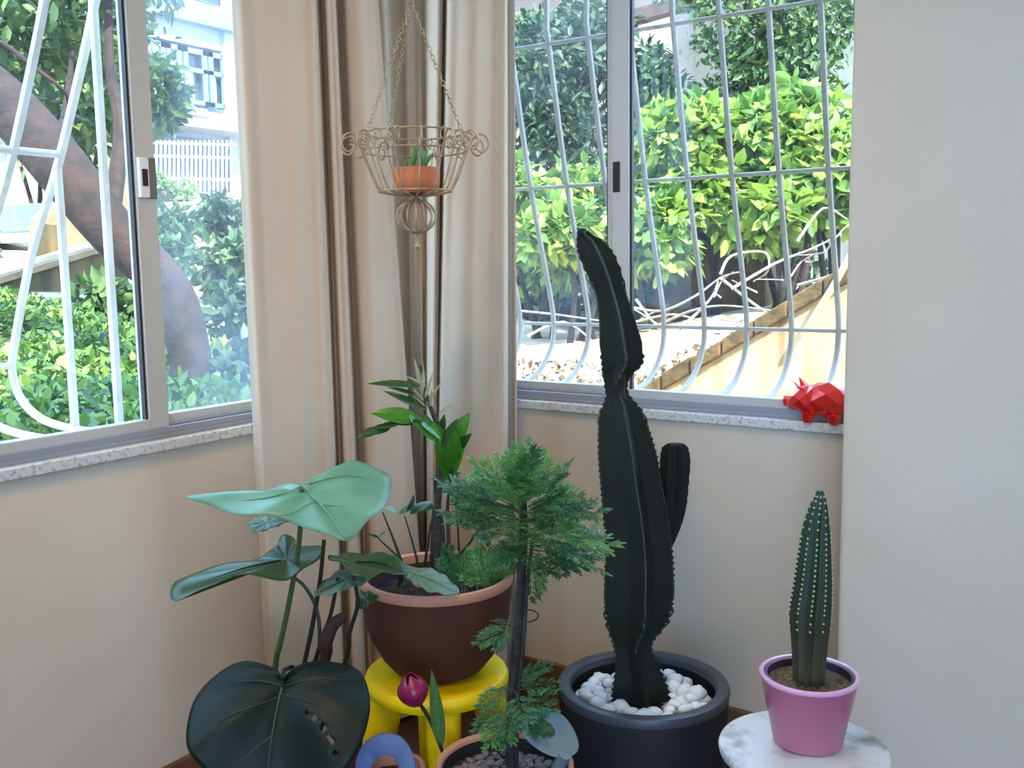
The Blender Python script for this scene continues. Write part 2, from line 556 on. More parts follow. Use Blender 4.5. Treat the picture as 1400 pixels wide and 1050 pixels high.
def slider(name, label, conv, a0, a1, mid0, mid1, front_first, hazes):
    """aluminium sliding window. conv(along, depth, z) -> world; depth>0 goes outwards"""
    root = bpy.data.objects.new(name, None)
    COL.objects.link(root)
    root.location = conv((a0 + a1) / 2, 0.05, ZS)
    root['kind'] = 'structure'
    root['label'] = label

    def bx(mb, s0, s1, d0, d1, z0, z1):
        p, q = conv(s0, d0, z0), conv(s1, d1, z1)
        mb.box(tuple(min(a, b) for a, b in zip(p, q)), tuple(max(a, b) for a, b in zip(p, q)))
    fr = MB()
    bx(fr, a0, a0 + 0.022, 0.01, 0.09, ZS, WTOP)
    bx(fr, a1 - 0.022, a1, 0.01, 0.09, ZS, WTOP)
    bx(fr, a0, a1, 0.01, 0.09, WTOP - 0.025, WTOP)
    frame = put('frame', fr, M['alu'], root, bevel=0.0015)
    tr = MB()
    bx(tr, a0, a1, 0.008, 0.092, ZS, ZS + 0.010)
    for d in (0.008, 0.043, 0.080):
        bx(tr, a0, a1, d, d + 0.006, ZS + 0.010, ZS + 0.022)
    put('track', tr, M['alu_dark'], root, bevel=0.001)
    for k, (s0, s1, front) in enumerate(((a0 + 0.02, mid1, front_first), (mid0, a1 - 0.02, not front_first))):
        d0 = 0.016 if front else 0.053
        d1 = d0 + 0.025
        z0, z1 = ZS + 0.012, WTOP - 0.02
        sb = MB()
        bx(sb, s0, s0 + 0.047, d0, d1, z0, z1)
        bx(sb, s1 - 0.047, s1, d0, d1, z0, z1)
        bx(sb, s0 + 0.047, s1 - 0.047, d0, d1, z0, z0 + 0.03)
        bx(sb, s0 + 0.047, s1 - 0.047, d0, d1, z1 - 0.03, z1)
        sash = put('sash', sb, M['alu'], root, bevel=0.002)
        gp = MB()
        dm = (d0 + d1) / 2
        bx(gp, s0 + 0.03, s1 - 0.03, dm - 0.0015, dm + 0.0015, z0 + 0.026, z1 - 0.026)
        pane = put('pane', gp, M[hazes[k]], sash)
        gk = MB()
        for (e0, e1) in ((s0 + 0.047, s0 + 0.052), (s1 - 0.052, s1 - 0.047)):
            bx(gk, e0, e1, dm - 0.006, dm + 0.006, z0 + 0.03, z1 - 0.03)
        put('gasket', gk, M['dark_slot'], sash)
        if front:
            le = s1 - 0.047 if k == 0 else s0 + 0.004
            if name == 'window_1':
                lb = MB()
                bx(lb, le + 0.003, le + 0.025, d0 - 0.010, d0 + 0.002, 1.265, 1.345)
                latch = put('latch', lb, M['white_plastic'], sash, bevel=0.002)
                ls = MB()
                bx(ls, le + 0.008, le + 0.020, d0 - 0.012, d0 - 0.006, 1.288, 1.322)
                put('latch_slot', ls, M['dark_slot'], sash)
                lp = MB()
                bx(lp, le + 0.0255, le + 0.047, d0 - 0.003, d0 + 0.002, 1.264, 1.346)
                put('striker_plate', lp, M['grey_plate'], sash, bevel=0.001)
            else:
                ls = MB()
                bx(ls, le + 0.001, le + 0.019, d0 - 0.003, d0 + 0.002, 1.290, 1.362)
                put('latch', ls, M['dark_slot'], sash, bevel=0.001)
    return root


slider('window_1', 'aluminium sliding window onto the leaning tree trunk and white building',
       lambda s, d, z: (-d, s, z), L_Y0, L_Y1, -0.862, -0.835, True, ('glass', 'glass_h'))
slider('window_2', 'aluminium sliding window behind the tall cactus',
       lambda s, d, z: (s, d, z), B_X0, B_X1, 0.584, 0.600, False, ('glass_m', 'glass'))

# ------------------------------------------------------------------ security grilles
gl = thing('security_grille', (-0.15, -0.873, SILL), 'white bar grille bulging outside the window by the leaning trunk', 'grille')
gl_prof = [(-0.125, 0.785), (-0.20, 0.768), (-0.33, 0.768), (-0.44, 0.783), (-0.515, 0.825), (-0.54, 0.885), (-0.522, 0.952), (-0.417, 1.171), (-0.292, 1.357), (-0.13, 1.66), (-0.12, 1.74), (-0.12, 2.1)]
prof = [tuple(p) for p in catmull(gl_prof, 4)]
for i in range(10):
    y = -0.873 - 0.105 * i
    put('bar', MB().tube([(x, y, z) for x, z in prof], 0.0095, 8), M['grille'], gl)
for x, z0, z1 in ((-0.135, 0.782, 2.1), (-0.30, 0.768, 1.345)):
    put('bar', MB().tube([(x, -0.873, z0), (x, -0.873, z1)], 0.0095, 8), M['grille'], gl)
for x, z in ((-0.285, 1.37), (-0.538, 0.90), (-0.12, 1.72), (-0.12, 2.09)):
    put('rail', MB().tube([(x, -0.873, z), (x, -0.873 - 0.945, z)], 0.008, 8), M['grille'], gl)

gr = thing('security_grille', (0.7, 0.2, SILL), 'off-white bar grille outside the window behind the tall cactus', 'grille')
gp = [(0.125, 0.79), (0.20, 0.795), (0.27, 0.825), (0.325, 0.885), (0.335, 0.96), (0.308, 1.06), (0.22, 1.33), (0.13, 1.69), (0.122, 1.76), (0.122, 2.1)]
prof = [tuple(p) for p in catmull(gp, 4)]
for k in range(-1, 11):
    x = on_y(930, 240, 0.175).x + 0.118 * (k - 4)
    if x > 1.45:
        continue
    put('bar', MB().tube([(x, y, z) for y, z in prof], 0.0075, 8), M['grille_b'], gr)
for y, z in ((0.335, 0.945), (0.22, 1.33), (0.13, 1.69), (0.125, 2.09)):
    put('rail', MB().tube([(0.12, y, z), (1.46, y, z)], 0.0052, 8), M['grille_b'], gr)


# ------------------------------------------------------------------ curtains
def curtain(name, cols, label, group):
    """cols: (pixel column at y=5, pixel column at y=880, plane, distance)"""
    T, B = [], []
    for a, b, ax, d in cols:
        P = on_x(a, 5, d) if ax == 'X' else on_y(a, 5, d)
        Q = on_x(b, 880, d) if ax == 'X' else on_y(b, 880, d)
        s = (P - Q) / (P.z - Q.z)
        T.append(tuple(Q + s * (RH - 0.005 - Q.z)))
        B.append(tuple(Q + s * (0.02 - Q.z)))
    T, B = catmull(T, 5), catmull(B, 5)
    rows = 40
    vs, fs = [], []
    n = len(T)
    for i in range(rows + 1):
        t = i / rows
        for k in range(n):
            p = T[k] * (1 - t) + B[k] * t
            w = 0.004 * math.sin(k * 0.9 + 2.4 * t) * math.sin(math.pi * t) + 0.003 * math.sin(7 * t + k * 0.35)
            vs.append((p[0] + w, p[1] - w, p[2]))
    for i in range(rows):
        for k in range(n - 1):
            fs.append((i * n + k, i * n + k + 1, (i + 1) * n + k + 1, (i + 1) * n + k))
    mb = MB()
    mb.add(vs, fs)
    o = put(name, mb, M['curtain'], angle=180)
    s = o.modifiers.new('thickness', 'SOLIDIFY')
    s.thickness = 0.003
    s.offset = 0
    return tag(o, label, 'curtain', group)


curtain('curtain', [(330, 372, 'X', .07), (318, 362, 'X', .10), (321, 366, 'X', .135), (332, 376, 'X', .165), (352, 394, 'X', .16), (378, 414, 'X', .168),
                    (405, 434, 'X', .172), (426, 456, 'X', .185), (433, 466, 'X', .18), (437, 472, 'X', .13), (441, 476, 'X', .13), (446, 481, 'X', .185),
                    (453, 490, 'X', .195), (458, 496, 'X', .185), (462, 501, 'X', .14), (467, 507, 'X', .14), (475, 516, 'X', .195), (492, 540, 'X', .215), (506, 566, 'X', .225),
                    (515, 580, 'X', .215), (516, 582, 'X', .19), (510, 574, 'X', .15)],
        'beige curtain with a broad flat fold hanging beside the left window', 'beige curtains in the corner')
curtain('curtain', [(500, 545, 'X', .045), (520, 556, 'X', .065), (534, 562, 'X', .085), (546, 568, 'X', .05), (556, 574, 'X', .04), (566, 580, 'X', .06),
                    (574, 584, 'Y', -.075), (581, 586, 'Y', -.10), (586, 583, 'Y', -.15), (590, 585, 'Y', -.175), (599, 590, 'Y', -.18), (604, 592, 'Y', -.165), (606, 592, 'Y', -.115), (609, 593, 'Y', -.115),
                    (613, 596, 'Y', -.175), (630, 616, 'Y', -.185), (652, 644, 'Y', -.18), (672, 668, 'Y', -.19), (686, 684, 'Y', -.185), (692, 692, 'Y', -.165), (693, 694, 'Y', -.10), (697, 699, 'Y', -.075),
                    (703, 706, 'Y', -.085), (702, 707, 'Y', -.06)],
        'beige curtain gathered into the corner and hanging beside the back window', 'beige curtains in the corner')

# ------------------------------------------------------------------ fill lamp added on the ceiling behind the camera
lp = thing('fill_lamp', (0.95, -2.55, RH), 'round warm fill lamp added out of view on the ceiling', 'lamp')
put('canopy', MB().lathe([(0.0, 0), (0.20, 0), (0.20, -0.02), (0.0, -0.02)], (0.95, -2.55, RH), 40), M['white_plastic'], lp)
put('diffuser', MB().lathe([(0.18, -0.02), (0.185, -0.04), (0.16, -0.065), (0.10, -0.08), (0.0, -0.085)], (0.95, -2.55, RH), 40), M['lamp_glow'], lp)


# two fill spotlights added out of view to warm the corner and left wall
def spotlight(p, target, watts, size, label):
    p = Vector(p)
    root = thing('fill_spotlight', p, label, 'lamp')
    hp = p - Vector((0, 0, 0.07))
    aim = (Vector(target) - hp).normalized()
    put('canopy', MB().lathe([(0, 0), (0.035, 0), (0.035, -0.012), (0, -0.012)], p, 24), M['white_plastic'], root)
    put('stalk', MB().tube([p - Vector((0, 0, 0.012)), hp], 0.006, 10), M['white_plastic'], root)
    put('housing', MB().tube([hp - aim * 0.05, hp - aim * 0.045, hp + aim * 0.03], [0.02, 0.03, 0.036], 24), M['white_plastic'], root)
    ld = bpy.data.lights.new('fill_beam', 'SPOT')
    ld.energy = watts
    ld.color = (1.0, 0.68, 0.29)
    ld.spot_size = math.radians(size)
    ld.spot_blend = 1.0
    ld.shadow_soft_size = 0.06
    o = bpy.data.objects.new('fill_beam', ld)
    COL.objects.link(o)
    o.location = hp + aim * 0.09
    o.rotation_euler = aim.to_track_quat('-Z', 'Y').to_euler()


spotlight((0.95, -1.60, RH), (0.48, -0.42, 0.7), 38.0, 78, 'small white fill spotlight added out of view, turned towards the corner')
spotlight((1.25, -2.1, RH), (0.0, -1.25, 0.40), 48.0, 72, 'small white fill spotlight added out of view, turned towards the left wall')


# ================================================================== POTS AND PLANTS
def lathe_thing_pot(root, prof, c, material, name='body', n=64):
    return put(name, MB().lathe(prof, c, n, close=True), material, root)


# ---- yellow stool
S = on_z(597, 915, 0.30)
S.z = 0
st = thing('kids_stool', S, 'yellow plastic stool with fat round legs under the terracotta bowl', 'stool')
put('seat', MB().lathe([(0.0, 0.262), (0.120, 0.262), (0.140, 0.266), (0.147, 0.278), (0.1475, 0.288), (0.143, 0.297), (0.133, 0.300), (0.120, 0.297), (0.0, 0.295)], S, 64), M['yellow'], st)
for a in (10, 100, 190, 280):
    d = Vector((math.cos(math.radians(a) + YAW), math.sin(math.radians(a) + YAW), 0))
    put('leg', MB().tube([S + d * 0.150 + Vector((0, 0, 0.0)), S + d * 0.149 + Vector((0, 0, 0.006)), S + d * 0.125 + Vector((0, 0, 0.14)), S + d * 0.098 + Vector((0, 0, 0.268))],
                         [0.024, 0.028, 0.032, 0.037], 20), M['yellow'], st)

# ---- terracotta bowl on the stool
T = Vector((S.x - 0.004, S.y + 0.012, 0.297))
tp = thing('plant_pot', T, 'wide brown terracotta bowl planter standing on the yellow stool', 'pot')
R = 0.158
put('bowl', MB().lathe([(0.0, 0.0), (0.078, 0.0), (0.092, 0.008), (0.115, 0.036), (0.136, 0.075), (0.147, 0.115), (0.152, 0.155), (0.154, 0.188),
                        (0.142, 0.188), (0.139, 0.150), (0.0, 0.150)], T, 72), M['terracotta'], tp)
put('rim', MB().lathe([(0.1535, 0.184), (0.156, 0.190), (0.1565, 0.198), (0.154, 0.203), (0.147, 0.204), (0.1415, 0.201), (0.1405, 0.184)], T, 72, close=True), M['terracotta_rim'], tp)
put('inner_pot', MB().lathe([(0.126, 0.151), (0.128, 0.176), (0.124, 0.177), (0.121, 0.151)], T, 64, close=True), M['nursery'], tp)


def disc(c, r, z, amp=0.004, n=40, rings=9):
    mb = MB()
    vs, fs = [(c[0], c[1], z)], []
    for i in range(1, rings + 1):
        for k in range(n):
            a = 2 * math.pi * k / n
            q = r * i / rings
            vs.append((c[0] + q * math.cos(a), c[1] + q * math.sin(a), z + (nrs.rand() - .5) * amp * 2 * (i < rings)))
    for k in range(n):
        fs.append((0, 1 + k, 1 + (k + 1) % n))
    for i in range(rings - 1):
        for k in range(n):
            a, b = 1 + i * n + k, 1 + i * n + (k + 1) % n
            fs.append((a, a + n, b + n, b))
    mb.add(vs, fs)
    return mb


put('soil', disc(T, 0.139, T.z + 0.166, 0.008), M['soil'], tp)

# ---- black pot with the tall cactus
K = on_z(879, 932, 0.27)
K.z = 0
bp = thing('plant_pot', K, 'large round black resin planter filled with white pebbles', 'pot')
put('body', MB().lathe([(0.0, 0.0), (0.140, 0.0), (0.150, 0.006), (0.156, 0.04), (0.166, 0.15), (0.172, 0.235), (0.173, 0.256), (0.158, 0.256), (0.152, 0.2), (0.0, 0.2)], K, 80), M['black_pot'], bp)
put('rim', MB().lathe([(0.1735, 0.252), (0.1745, 0.262), (0.172, 0.269), (0.166, 0.271), (0.152, 0.270), (0.1475, 0.266), (0.1465, 0.252)], K, 80, close=True), M['black_pot_rim'], bp)
put('soil', disc(K, 0.150, 0.222, 0.006), M['soil'], bp)


def pebble_mesh(seed, flat=0.7):
    r = np.random.RandomState(seed)
    bm = bmesh.new()
    bmesh.ops.create_icosphere(bm, subdivisions=2, radius=1)
    a = r.randn(5, 3)
    for v in bm.verts:
        p = np.array(v.co)
        s = 1 + 0.16 * sum(math.sin(2.2 * (q @ p) + i) for i, q in enumerate(a)) / 2.0
        v.co = Vector(p * s)
        v.co.z *= flat
        v.co.x *= 1.25
    me = bpy.data.meshes.new('pebble')
    bm.to_mesh(me)
    bm.free()
    me.polygons.foreach_set('use_smooth', [True] * len(me.polygons))
    return me


peb = [pebble_mesh(i) for i in range(5)]
for q in peb:
    q.materials.append(M['pebble'])
peb_t = [q.copy() for q in peb[:2]]
for q in peb_t:
    q.materials[0] = M['pebble_tan']
placed = []


def scatter(name, meshes, c, rmin, rmax, z, smin, smax, count, label, cat, group, tight=0.8, zfun=None):
    done, tries = [], 0
    while len(done) < count and tries < 6000:
        tries += 1
        a = rnd.random() * 2 * math.pi
        q = math.sqrt(rnd.random() * (rmax ** 2 - rmin ** 2) + rmin ** 2)
        s = rnd.uniform(smin, smax)
        x, y = c[0] + q * math.cos(a), c[1] + q * math.sin(a)
        if any((x - X) ** 2 + (y - Y) ** 2 < (tight * (s + S2)) ** 2 for X, Y, S2 in done):
            continue
        if q + s * 1.15 > rmax + smin:
            continue
        done.append((x, y, s))
        me = meshes(a, q) if callable(meshes) else rnd.choice(meshes)
        o = bpy.data.objects.new(name, me)
        COL.objects.link(o)
        o.scale = (s, s, s)
        o.rotation_euler = (rnd.uniform(-.35, .35), rnd.uniform(-.35, .35), rnd.uniform(0, 6.28))
        o.location = (x, y, z + s * 0.55 + (zfun(q) if zfun else 0))
        tag(o, label.replace('white', 'tan') if me in peb_t else label, cat, group)


scatter('pebble', lambda a, q: rnd.choice(peb_t) if (math.cos(a - (YAW - 1.35)) > 0.55 and q < 0.115 and rnd.random() < .75) else rnd.choice(peb),
        K, 0.052, 0.132, 0.222, 0.012, 0.021, 85, 'white pebble among those covering the soil of the black planter', 'pebble', 'pebbles in the black planter', 0.78)
scatter('pebble', peb, K, 0.075, 0.125, 0.237, 0.011, 0.018, 34, 'white pebble among those covering the soil of the black planter', 'pebble', 'pebbles in the black planter', 0.9)


def rib_sweep(P, levels, ribs, phase, depthr, sharp, tooth=0.0, tooth_px=10.0, sub=4, per=8, core=0.5, dshift=0.0, tw=0.0):
    """levels: (py, left px, right px). A ribbed column through those outlines; returns body mesh, list of rib-crest paths"""
    L = catmull(levels, sub)
    n = ribs * per
    vs, fs = [], []
    crest = [[] for _ in range(ribs)]
    for i, (py, a, b) in enumerate(L):
        py, a, b = float(py), float(a), float(b)
        c = facing(P, (a + b) / 2, py, dshift)
        w = (facing(P, b, py, dshift) - facing(P, a, py, dshift)).length / 2
        ph = phase + tw * i / len(L)
        for k in range(n):
            u = k / per
            fr = abs((u % 1) - 0.5) * 2      # 1 at crest, 0 in valley
            g = core + (1 - core) * fr ** sharp
            if fr > 0.99 and tooth:
                g += tooth * (0.5 + 0.5 * math.sin(2 * math.pi * py / tooth_px + int(u) * 2.1))
            th = ph + 2 * math.pi * k / n
            d = rt.copy()
            d.z = 0
            d.normalize()
            e = -HF
            p = c + (d * math.cos(th) + e * math.sin(th) * depthr) * w * g
            vs.append(p)
            if k % per == 0:
                crest[int(u) % ribs].append(p + (d * math.cos(th) + e * math.sin(th)) * 0.0008)
    m_ = len(L)
    for i in range(m_ - 1):
        for k in range(n):
            fs.append((i * n + k, (i + 1) * n + k, (i + 1) * n + (k + 1) % n, i * n + (k + 1) % n))
    fs += [tuple(range(n)), tuple((m_ - 1) * n + k for k in range(n))[::-1]]
    mb = MB()
    mb.add(vs, fs)
    return mb, crest


CK = Vector((K.x, K.y, 0.225))
ct = thing('cactus', CK, 'tall dark green columnar cactus with winged ribs in the black planter', 'cactus')
main_lv = [(313, 791, 801), (320, 790, 806), (330, 789, 822), (345, 790, 835), (370, 800, 846), (400, 813, 854), (440, 818, 867), (480, 820, 876), (498, 822, 875), (512, 824, 862), (528, 825, 857),
           (540, 827, 860), (556, 821, 872), (580, 816, 883), (620, 815, 895), (660, 818, 902), (700, 821, 910), (740, 824, 915), (780, 823, 918), (820, 823, 917), (848, 827, 910), (872, 836, 892),
           (886, 839, 889), (910, 838, 900), (935, 834, 910), (956, 832, 914)]
body, crest = rib_sweep(CK, main_lv, 5, math.pi / 2 - 0.12, 0.9, 1.5, 0.11, 8.0, 10, 10, 0.56)
put('stem', body, M['cactus'], ct, angle=60)
for c in crest:
    for q0, q1 in ((5, 94), (120, 222)):
        put('rib_edge', MB().tube(c[q0:q1:2], 0.0022, 5), M['cactus_rib'], ct)
arm_lv = [(606, 914, 934), (612, 906, 940), (630, 903, 943), (660, 903, 941), (690, 903, 938), (715, 900, 932), (740, 896, 922), (765, 892, 910)]
body, crest = rib_sweep(CK, arm_lv, 6, math.pi / 2 - 0.35, 0.9, 1.6, 0.06, 8.0, 6, 8, 0.55, dshift=0.01)
put('arm', body, M['cactus'], ct, angle=60)
scar, _ = rib_sweep(CK, [(510, 838, 858), (522, 840, 857.5), (531, 840, 856.5), (545, 840, 858)], 5, math.pi / 2 - 0.5, 1.0, 1.2, 0.0, 9, 4, 4, 0.8, dshift=-0.002)
o = put('scar', scar, M['cactus_neck'], ct)
o['label'] = 'brown corky scar at the neck'
put('tip_bud', MB().lathe([(0, -0.010), (0.009, -0.004), (0.0105, 0.002), (0.007, 0.008), (0, 0.0105)], facing(CK, 796, 319), 14), M['cactus'], ct)

# ---- round table with pink pot
TZ = 0.33
RT = on_z(1098, 1020, TZ)
RT.z = 0
rtab = thing('side_table', RT, 'low round table with a stained white top and dark frame', 'table')
put('top', MB().lathe([(0.0, TZ - 0.018), (0.128, TZ - 0.018), (0.134, TZ - 0.014), (0.136, TZ - 0.006), (0.134, TZ - 0.001), (0.128, TZ), (0.0, TZ)], RT, 72), M['stone_top'], rtab)
put('apron', MB().lathe([(0.112, TZ - 0.05), (0.126, TZ - 0.05), (0.128, TZ - 0.018), (0.112, TZ - 0.018)], RT, 60, close=True), M['dark_metal'], rtab)
for a in (0.4, 2.5, 4.6):
    d = Vector((math.cos(a), math.sin(a), 0))
    put('leg', MB().tube([RT + d * 0.135, RT + d * 0.115 + Vector((0, 0, TZ - 0.03))], [0.010, 0.014], 12), M['dark_metal'], rtab)
PK = on_z(1104, 1014, TZ)
pk = thing('plant_pot', PK, 'pink glazed pot with a pale rim standing on the round white table', 'pot')
prim = 0.118
put('body', MB().lathe([(0.0, 0.0), (0.050, 0.0), (0.0555, 0.004), (0.066, 0.058), (0.0672, 0.061), (0.0765, prim - 0.006), (0.070, prim - 0.006), (0.066, prim - 0.03), (0.0, prim - 0.03)], PK, 64), M['pink'], pk)
put('rim', MB().lathe([(0.0765, prim - 0.007), (0.0795, prim - 0.003), (0.0795, prim), (0.077, prim + 0.002), (0.0725, prim + 0.001), (0.0705, prim - 0.007)], PK, 64, close=True), M['pink_rim'], pk)
put('inner_pot', MB().lathe([(0.067, prim - 0.028), (0.0695, prim - 0.002), (0.0665, prim - 0.002), (0.064, prim - 0.028)], PK, 64, close=True), M['nursery'], pk)
put('soil', disc(PK, 0.066, PK.z + prim - 0.014, 0.003), M['soil_light'], pk)
CB = PK + Vector((0, 0, prim - 0.016))
c2 = thing('cactus', CB, 'ribbed torch cactus tapering to a point in the pink pot', 'cactus')
lv2 = [(671, 1117, 1125), (678, 1114, 1128), (692, 1107, 1131), (720, 1098, 1134), (760, 1091, 1136), (800, 1085, 1137), (838, 1079, 1136), (870, 1081, 1133), (900, 1083, 1130), (938, 1084, 1127)]
body, crest = rib_sweep(CB, lv2, 10, math.pi / 2 + 0.1, 1.0, 1.3, 0.0, 9, 6, 6, 0.78, tw=0.25)
M['cactus2'] = mat('torch_cactus_skin', (44, 66, 36), 0.55, bump=0.1, bscale=60)
nt = M['cactus2'].node_tree
gz = nt.nodes.new('ShaderNodeTexCoord')
sx = nt.nodes.new('ShaderNodeSeparateXYZ')
nt.links.new(gz.outputs['Object'], sx.inputs[0])
rr = nt.nodes.new('ShaderNodeValToRGB')
mrr = nt.nodes.new('ShaderNodeMapRange')
mrr.inputs['From Min'].default_value = CB.z
mrr.inputs['From Max'].default_value = CB.z + 0.30
nt.links.new(sx.outputs['Z'], mrr.inputs['Value'])
nt.links.new(mrr.outputs[0], rr.inputs['Fac'])
rr.color_ramp.elements[0].color = (*lin((66, 60, 36)), 1)
rr.color_ramp.elements[1].color = (*lin((24, 50, 26)), 1)
rr.color_ramp.elements[0].position = 0.05
rr.color_ramp.elements[1].position = 0.75
e = rr.color_ramp.elements.new(0.45)
e.color = (*lin((34, 44, 24)), 1)
nt.links.new(rr.outputs[0], nt.nodes['Principled BSDF'].inputs['Base Color'])
put('stem', body, M['cactus2'], c2, angle=60)
ar = MB()
for c in crest:
    ln = 0
    for i in range(2, len(c) - 14):
        ln += (c[i] - c[i - 1]).length
        if ln > 0.0075:
            ln = 0
            s = 0.0021
            p = c[i]
            ar.add([p + Vector(v) * s for v in ((1, 0, 0), (-1, 0, 0), (0, 1, 0), (0, -1, 0), (0, 0, 1.2), (0, 0, -1.2))],
                   [(0, 2, 4), (2, 1, 4), (1, 3, 4), (3, 0, 4), (2, 0, 5), (1, 2, 5), (3, 1, 5), (0, 3, 5)])
a_ = put('areoles', ar, M['cactus2_rib'], c2)
a_['kind'] = 'stuff'


# ---- leaf helpers
def leaf_mesh(L, Wd, fold=0.25, droop=0.2, nseg=8, shape=0.45, name='leaf'):
    """leaf along +X, normal +Z, base at origin"""
    vs, fs = [], []
    for i in range(nseg + 1):
        t = i / nseg
        w = Wd / 2 * (math.sin(math.pi * t ** shape) ** 0.85 if 0 < t < 1 else 0.02)
        z = -droop * L * t * t
        x = L * t
        for s in (-1, -0.5, 0, 0.5, 1):
            vs.append((x, w * s, z + fold * w * abs(s)))
    for i in range(nseg):
        for k in range(4):
            a = i * 5 + k
            fs.append((a, a + 5, a + 6, a + 1))
    mb = MB()
    mb.add(vs, fs)
    me = mb.mesh(name)
    return me


def orient(o, base, direction, normal_hint, scale=1.0):
    d = Vector(direction).normalized()
    nh = Vector(normal_hint)
    y = nh.cross(d)
    if y.length < 1e-4:
        y = d.orthogonal()
    y.normalize()
    z = d.cross(y)
    m = Matrix((d, y, z)).transposed().to_4x4()
    m = m @ Matrix.Diagonal((scale, scale, scale, 1))
    m.translation = base
    o.matrix_basis = m


def place(name, me, parent, base, direction, normal, scale=1.0):
    o = bpy.data.objects.new(name, me)
    COL.objects.link(o)
    attach(o, parent)
    orient(o, base, direction, normal, scale)
    return o


def outline_leaf(P, outline, centre, material, parent, rings=10, sub=5, holes=(), vein=None, vein_mat=None, bulge=0.0):
    """outline: [(px,py,d)], centre (px,py,d): d is metres behind the upright plane through P (negative = nearer)"""
    O = [facing(P, *q) for q in catmull(outline, sub, True)]
    OP = [q for q in catmull(outline, sub, True)]
    C0 = facing(P, *centre)
    n = len(O)
    nrm = Vector((0, 0, 0))
    for i in range(n):
        nrm += (O[i] - C0).cross(O[(i + 1) % n] - C0)
    nrm.normalize()
    if nrm.dot(CAM - C0) < 0:
        nrm = -nrm
    vs, px = [], []
    for i in range(rings + 1):
        t = i / rings
        for k in range(n):
            b = bulge * math.sin(math.pi * t) + 0.0025 * math.sin(k * 2 * math.pi / n * 9) * t
            vs.append(C0.lerp(O[k], t) + nrm * b)
            px.append((centre[0] + (OP[k][0] - centre[0]) * t, centre[1] + (OP[k][1] - centre[1]) * t))
    fs = []
    for i in range(rings):
        for k in range(n):
            q = (i * n + k, (i + 1) * n + k, (i + 1) * n + (k + 1) % n, i * n + (k + 1) % n)
            cx = sum(px[j][0] for j in q) / 4
            cy = sum(px[j][1] for j in q) / 4
            if any(((cx - h[0]) / h[2]) ** 2 + ((cy - h[1]) / h[3]) ** 2 < 1 for h in holes):
                continue
            fs.append(q)
    mb = MB()
    mb.add(vs, fs)
    me = mb.mesh('leaf')
    bm = bmesh.new()
    bm.from_mesh(me)
    bmesh.ops.remove_doubles(bm, verts=bm.verts, dist=1e-5)
    bmesh.ops.recalc_face_normals(bm, faces=bm.faces)
    bm.to_mesh(me)
    bm.free()
    me.polygons.foreach_set('use_smooth', [True] * len(me.polygons))
    o = put('leaf', me, material, parent)
    sm = o.modifiers.new('thickness', 'SOLIDIFY')
    sm.thickness = 0.0012
    if vein:
        for kk, (path, r) in enumerate(vein):
            pts = []
            for q in catmull([(a_, b_) for a_, b_, _ in path], 5):
                dx, dy = float(q[0]) - centre[0], float(q[1]) - centre[1]
                best = None
                for k in range(n):
                    ax_, ay_ = OP[k][0] - centre[0], OP[k][1] - centre[1]
                    bx_, by_ = OP[(k + 1) % n][0] - centre[0], OP[(k + 1) % n][1] - centre[1]
                    det = dx * (ay_ - by_) - dy * (ax_ - bx_)
                    if abs(det) < 1e-9:
                        continue
                    lam = (ax_ * (ay_ - by_) - ay_ * (ax_ - bx_)) / det     # d * lam = a + (b - a) * mu
                    mu = (ax_ * dy - ay_ * dx) / ((ax_ - bx_) * dy - (ay_ - by_) * dx)
                    if lam > 0 and -0.001 <= mu <= 1.001 and (best is None or lam < best[0]):
                        best = (lam, k, mu)
                if best is None:
                    continue
                t = min(0.97, 1 / best[0])
                E_ = O[best[1]].lerp(O[(best[1] + 1) % n], float(min(1, max(0, best[2]))))
                pts.append(C0.lerp(E_, float(t)) + nrm * (bulge * math.sin(math.pi * t) + 0.0011))
            if len(pts) > 2:
                put('midrib' if kk == 0 else 'vein', MB().tube(pts, [r * (1 - 0.7 * i / len(pts)) for i in range(len(pts))], 6), vein_mat, o)
    return o


# ---- monstera at the left
MP = Vector((0.36, -0.93, 0.0))
mpx = project((MP.x, MP.y, 0.16))
mon = thing('monstera', Vector((MP.x, MP.y, 0.15)), 'monstera with broad heart-shaped leaves on long stalks', 'plant')
mpot = thing('plant_pot', MP, 'round terracotta pot holding the monstera', 'pot')
put('body', MB().lathe([(0.0, 0.0), (0.080, 0.0), (0.086, 0.005), (0.108, 0.135), (0.115, 0.138), (0.117, 0.165), (0.104, 0.165), (0.100, 0.13), (0.0, 0.13)], MP, 56), M['terracotta_pale'], mpot)
put('soil', disc(MP, 0.102, 0.142, 0.004), M['soil'], mpot)
PM = Vector((MP.x, MP.y, 0.15))
base = lambda dx, dy: PM + Vector((dx, dy, -0.008))
stems = [
    ([(412, 667, -0.02), (409, 740, 0.0), (396, 820, 0.02), (383, 880, 0.02), (376, 915, 0.02)], 0.0062, 'stem_green', (-0.03, 0.01)),
    ([(443, 738, 0.03), (438, 790, 0.03), (428, 850, 0.03), (415, 912, 0.02)], 0.0052, 'stem_dark', (0.01, 0.0)),
    ([(462, 790, 0.0), (452, 840, 0.0), (438, 880, 0.0), (428, 912, 0.0)], 0.0048, 'stem_dark', (0.02, -0.02)),
    ([(483, 785, 0.0), (489, 825, 0.0), (478, 865, 0.0), (470, 912, 0.0)], 0.0048, 'stem_dark', (0.045, 0.02)),
    ([(385, 785, 0.03), (412, 797, 0.03), (432, 830, 0.03), (437, 870, 0.02), (430, 912, 0.01)], 0.0042, 'stem_dark', (0.0, 0.03)),
    ([(386, 926, -0.17), (390, 915, -0.12), (400, 930, -0.05)], 0.0048, 'stem_dark', (-0.01, -0.04)),
]
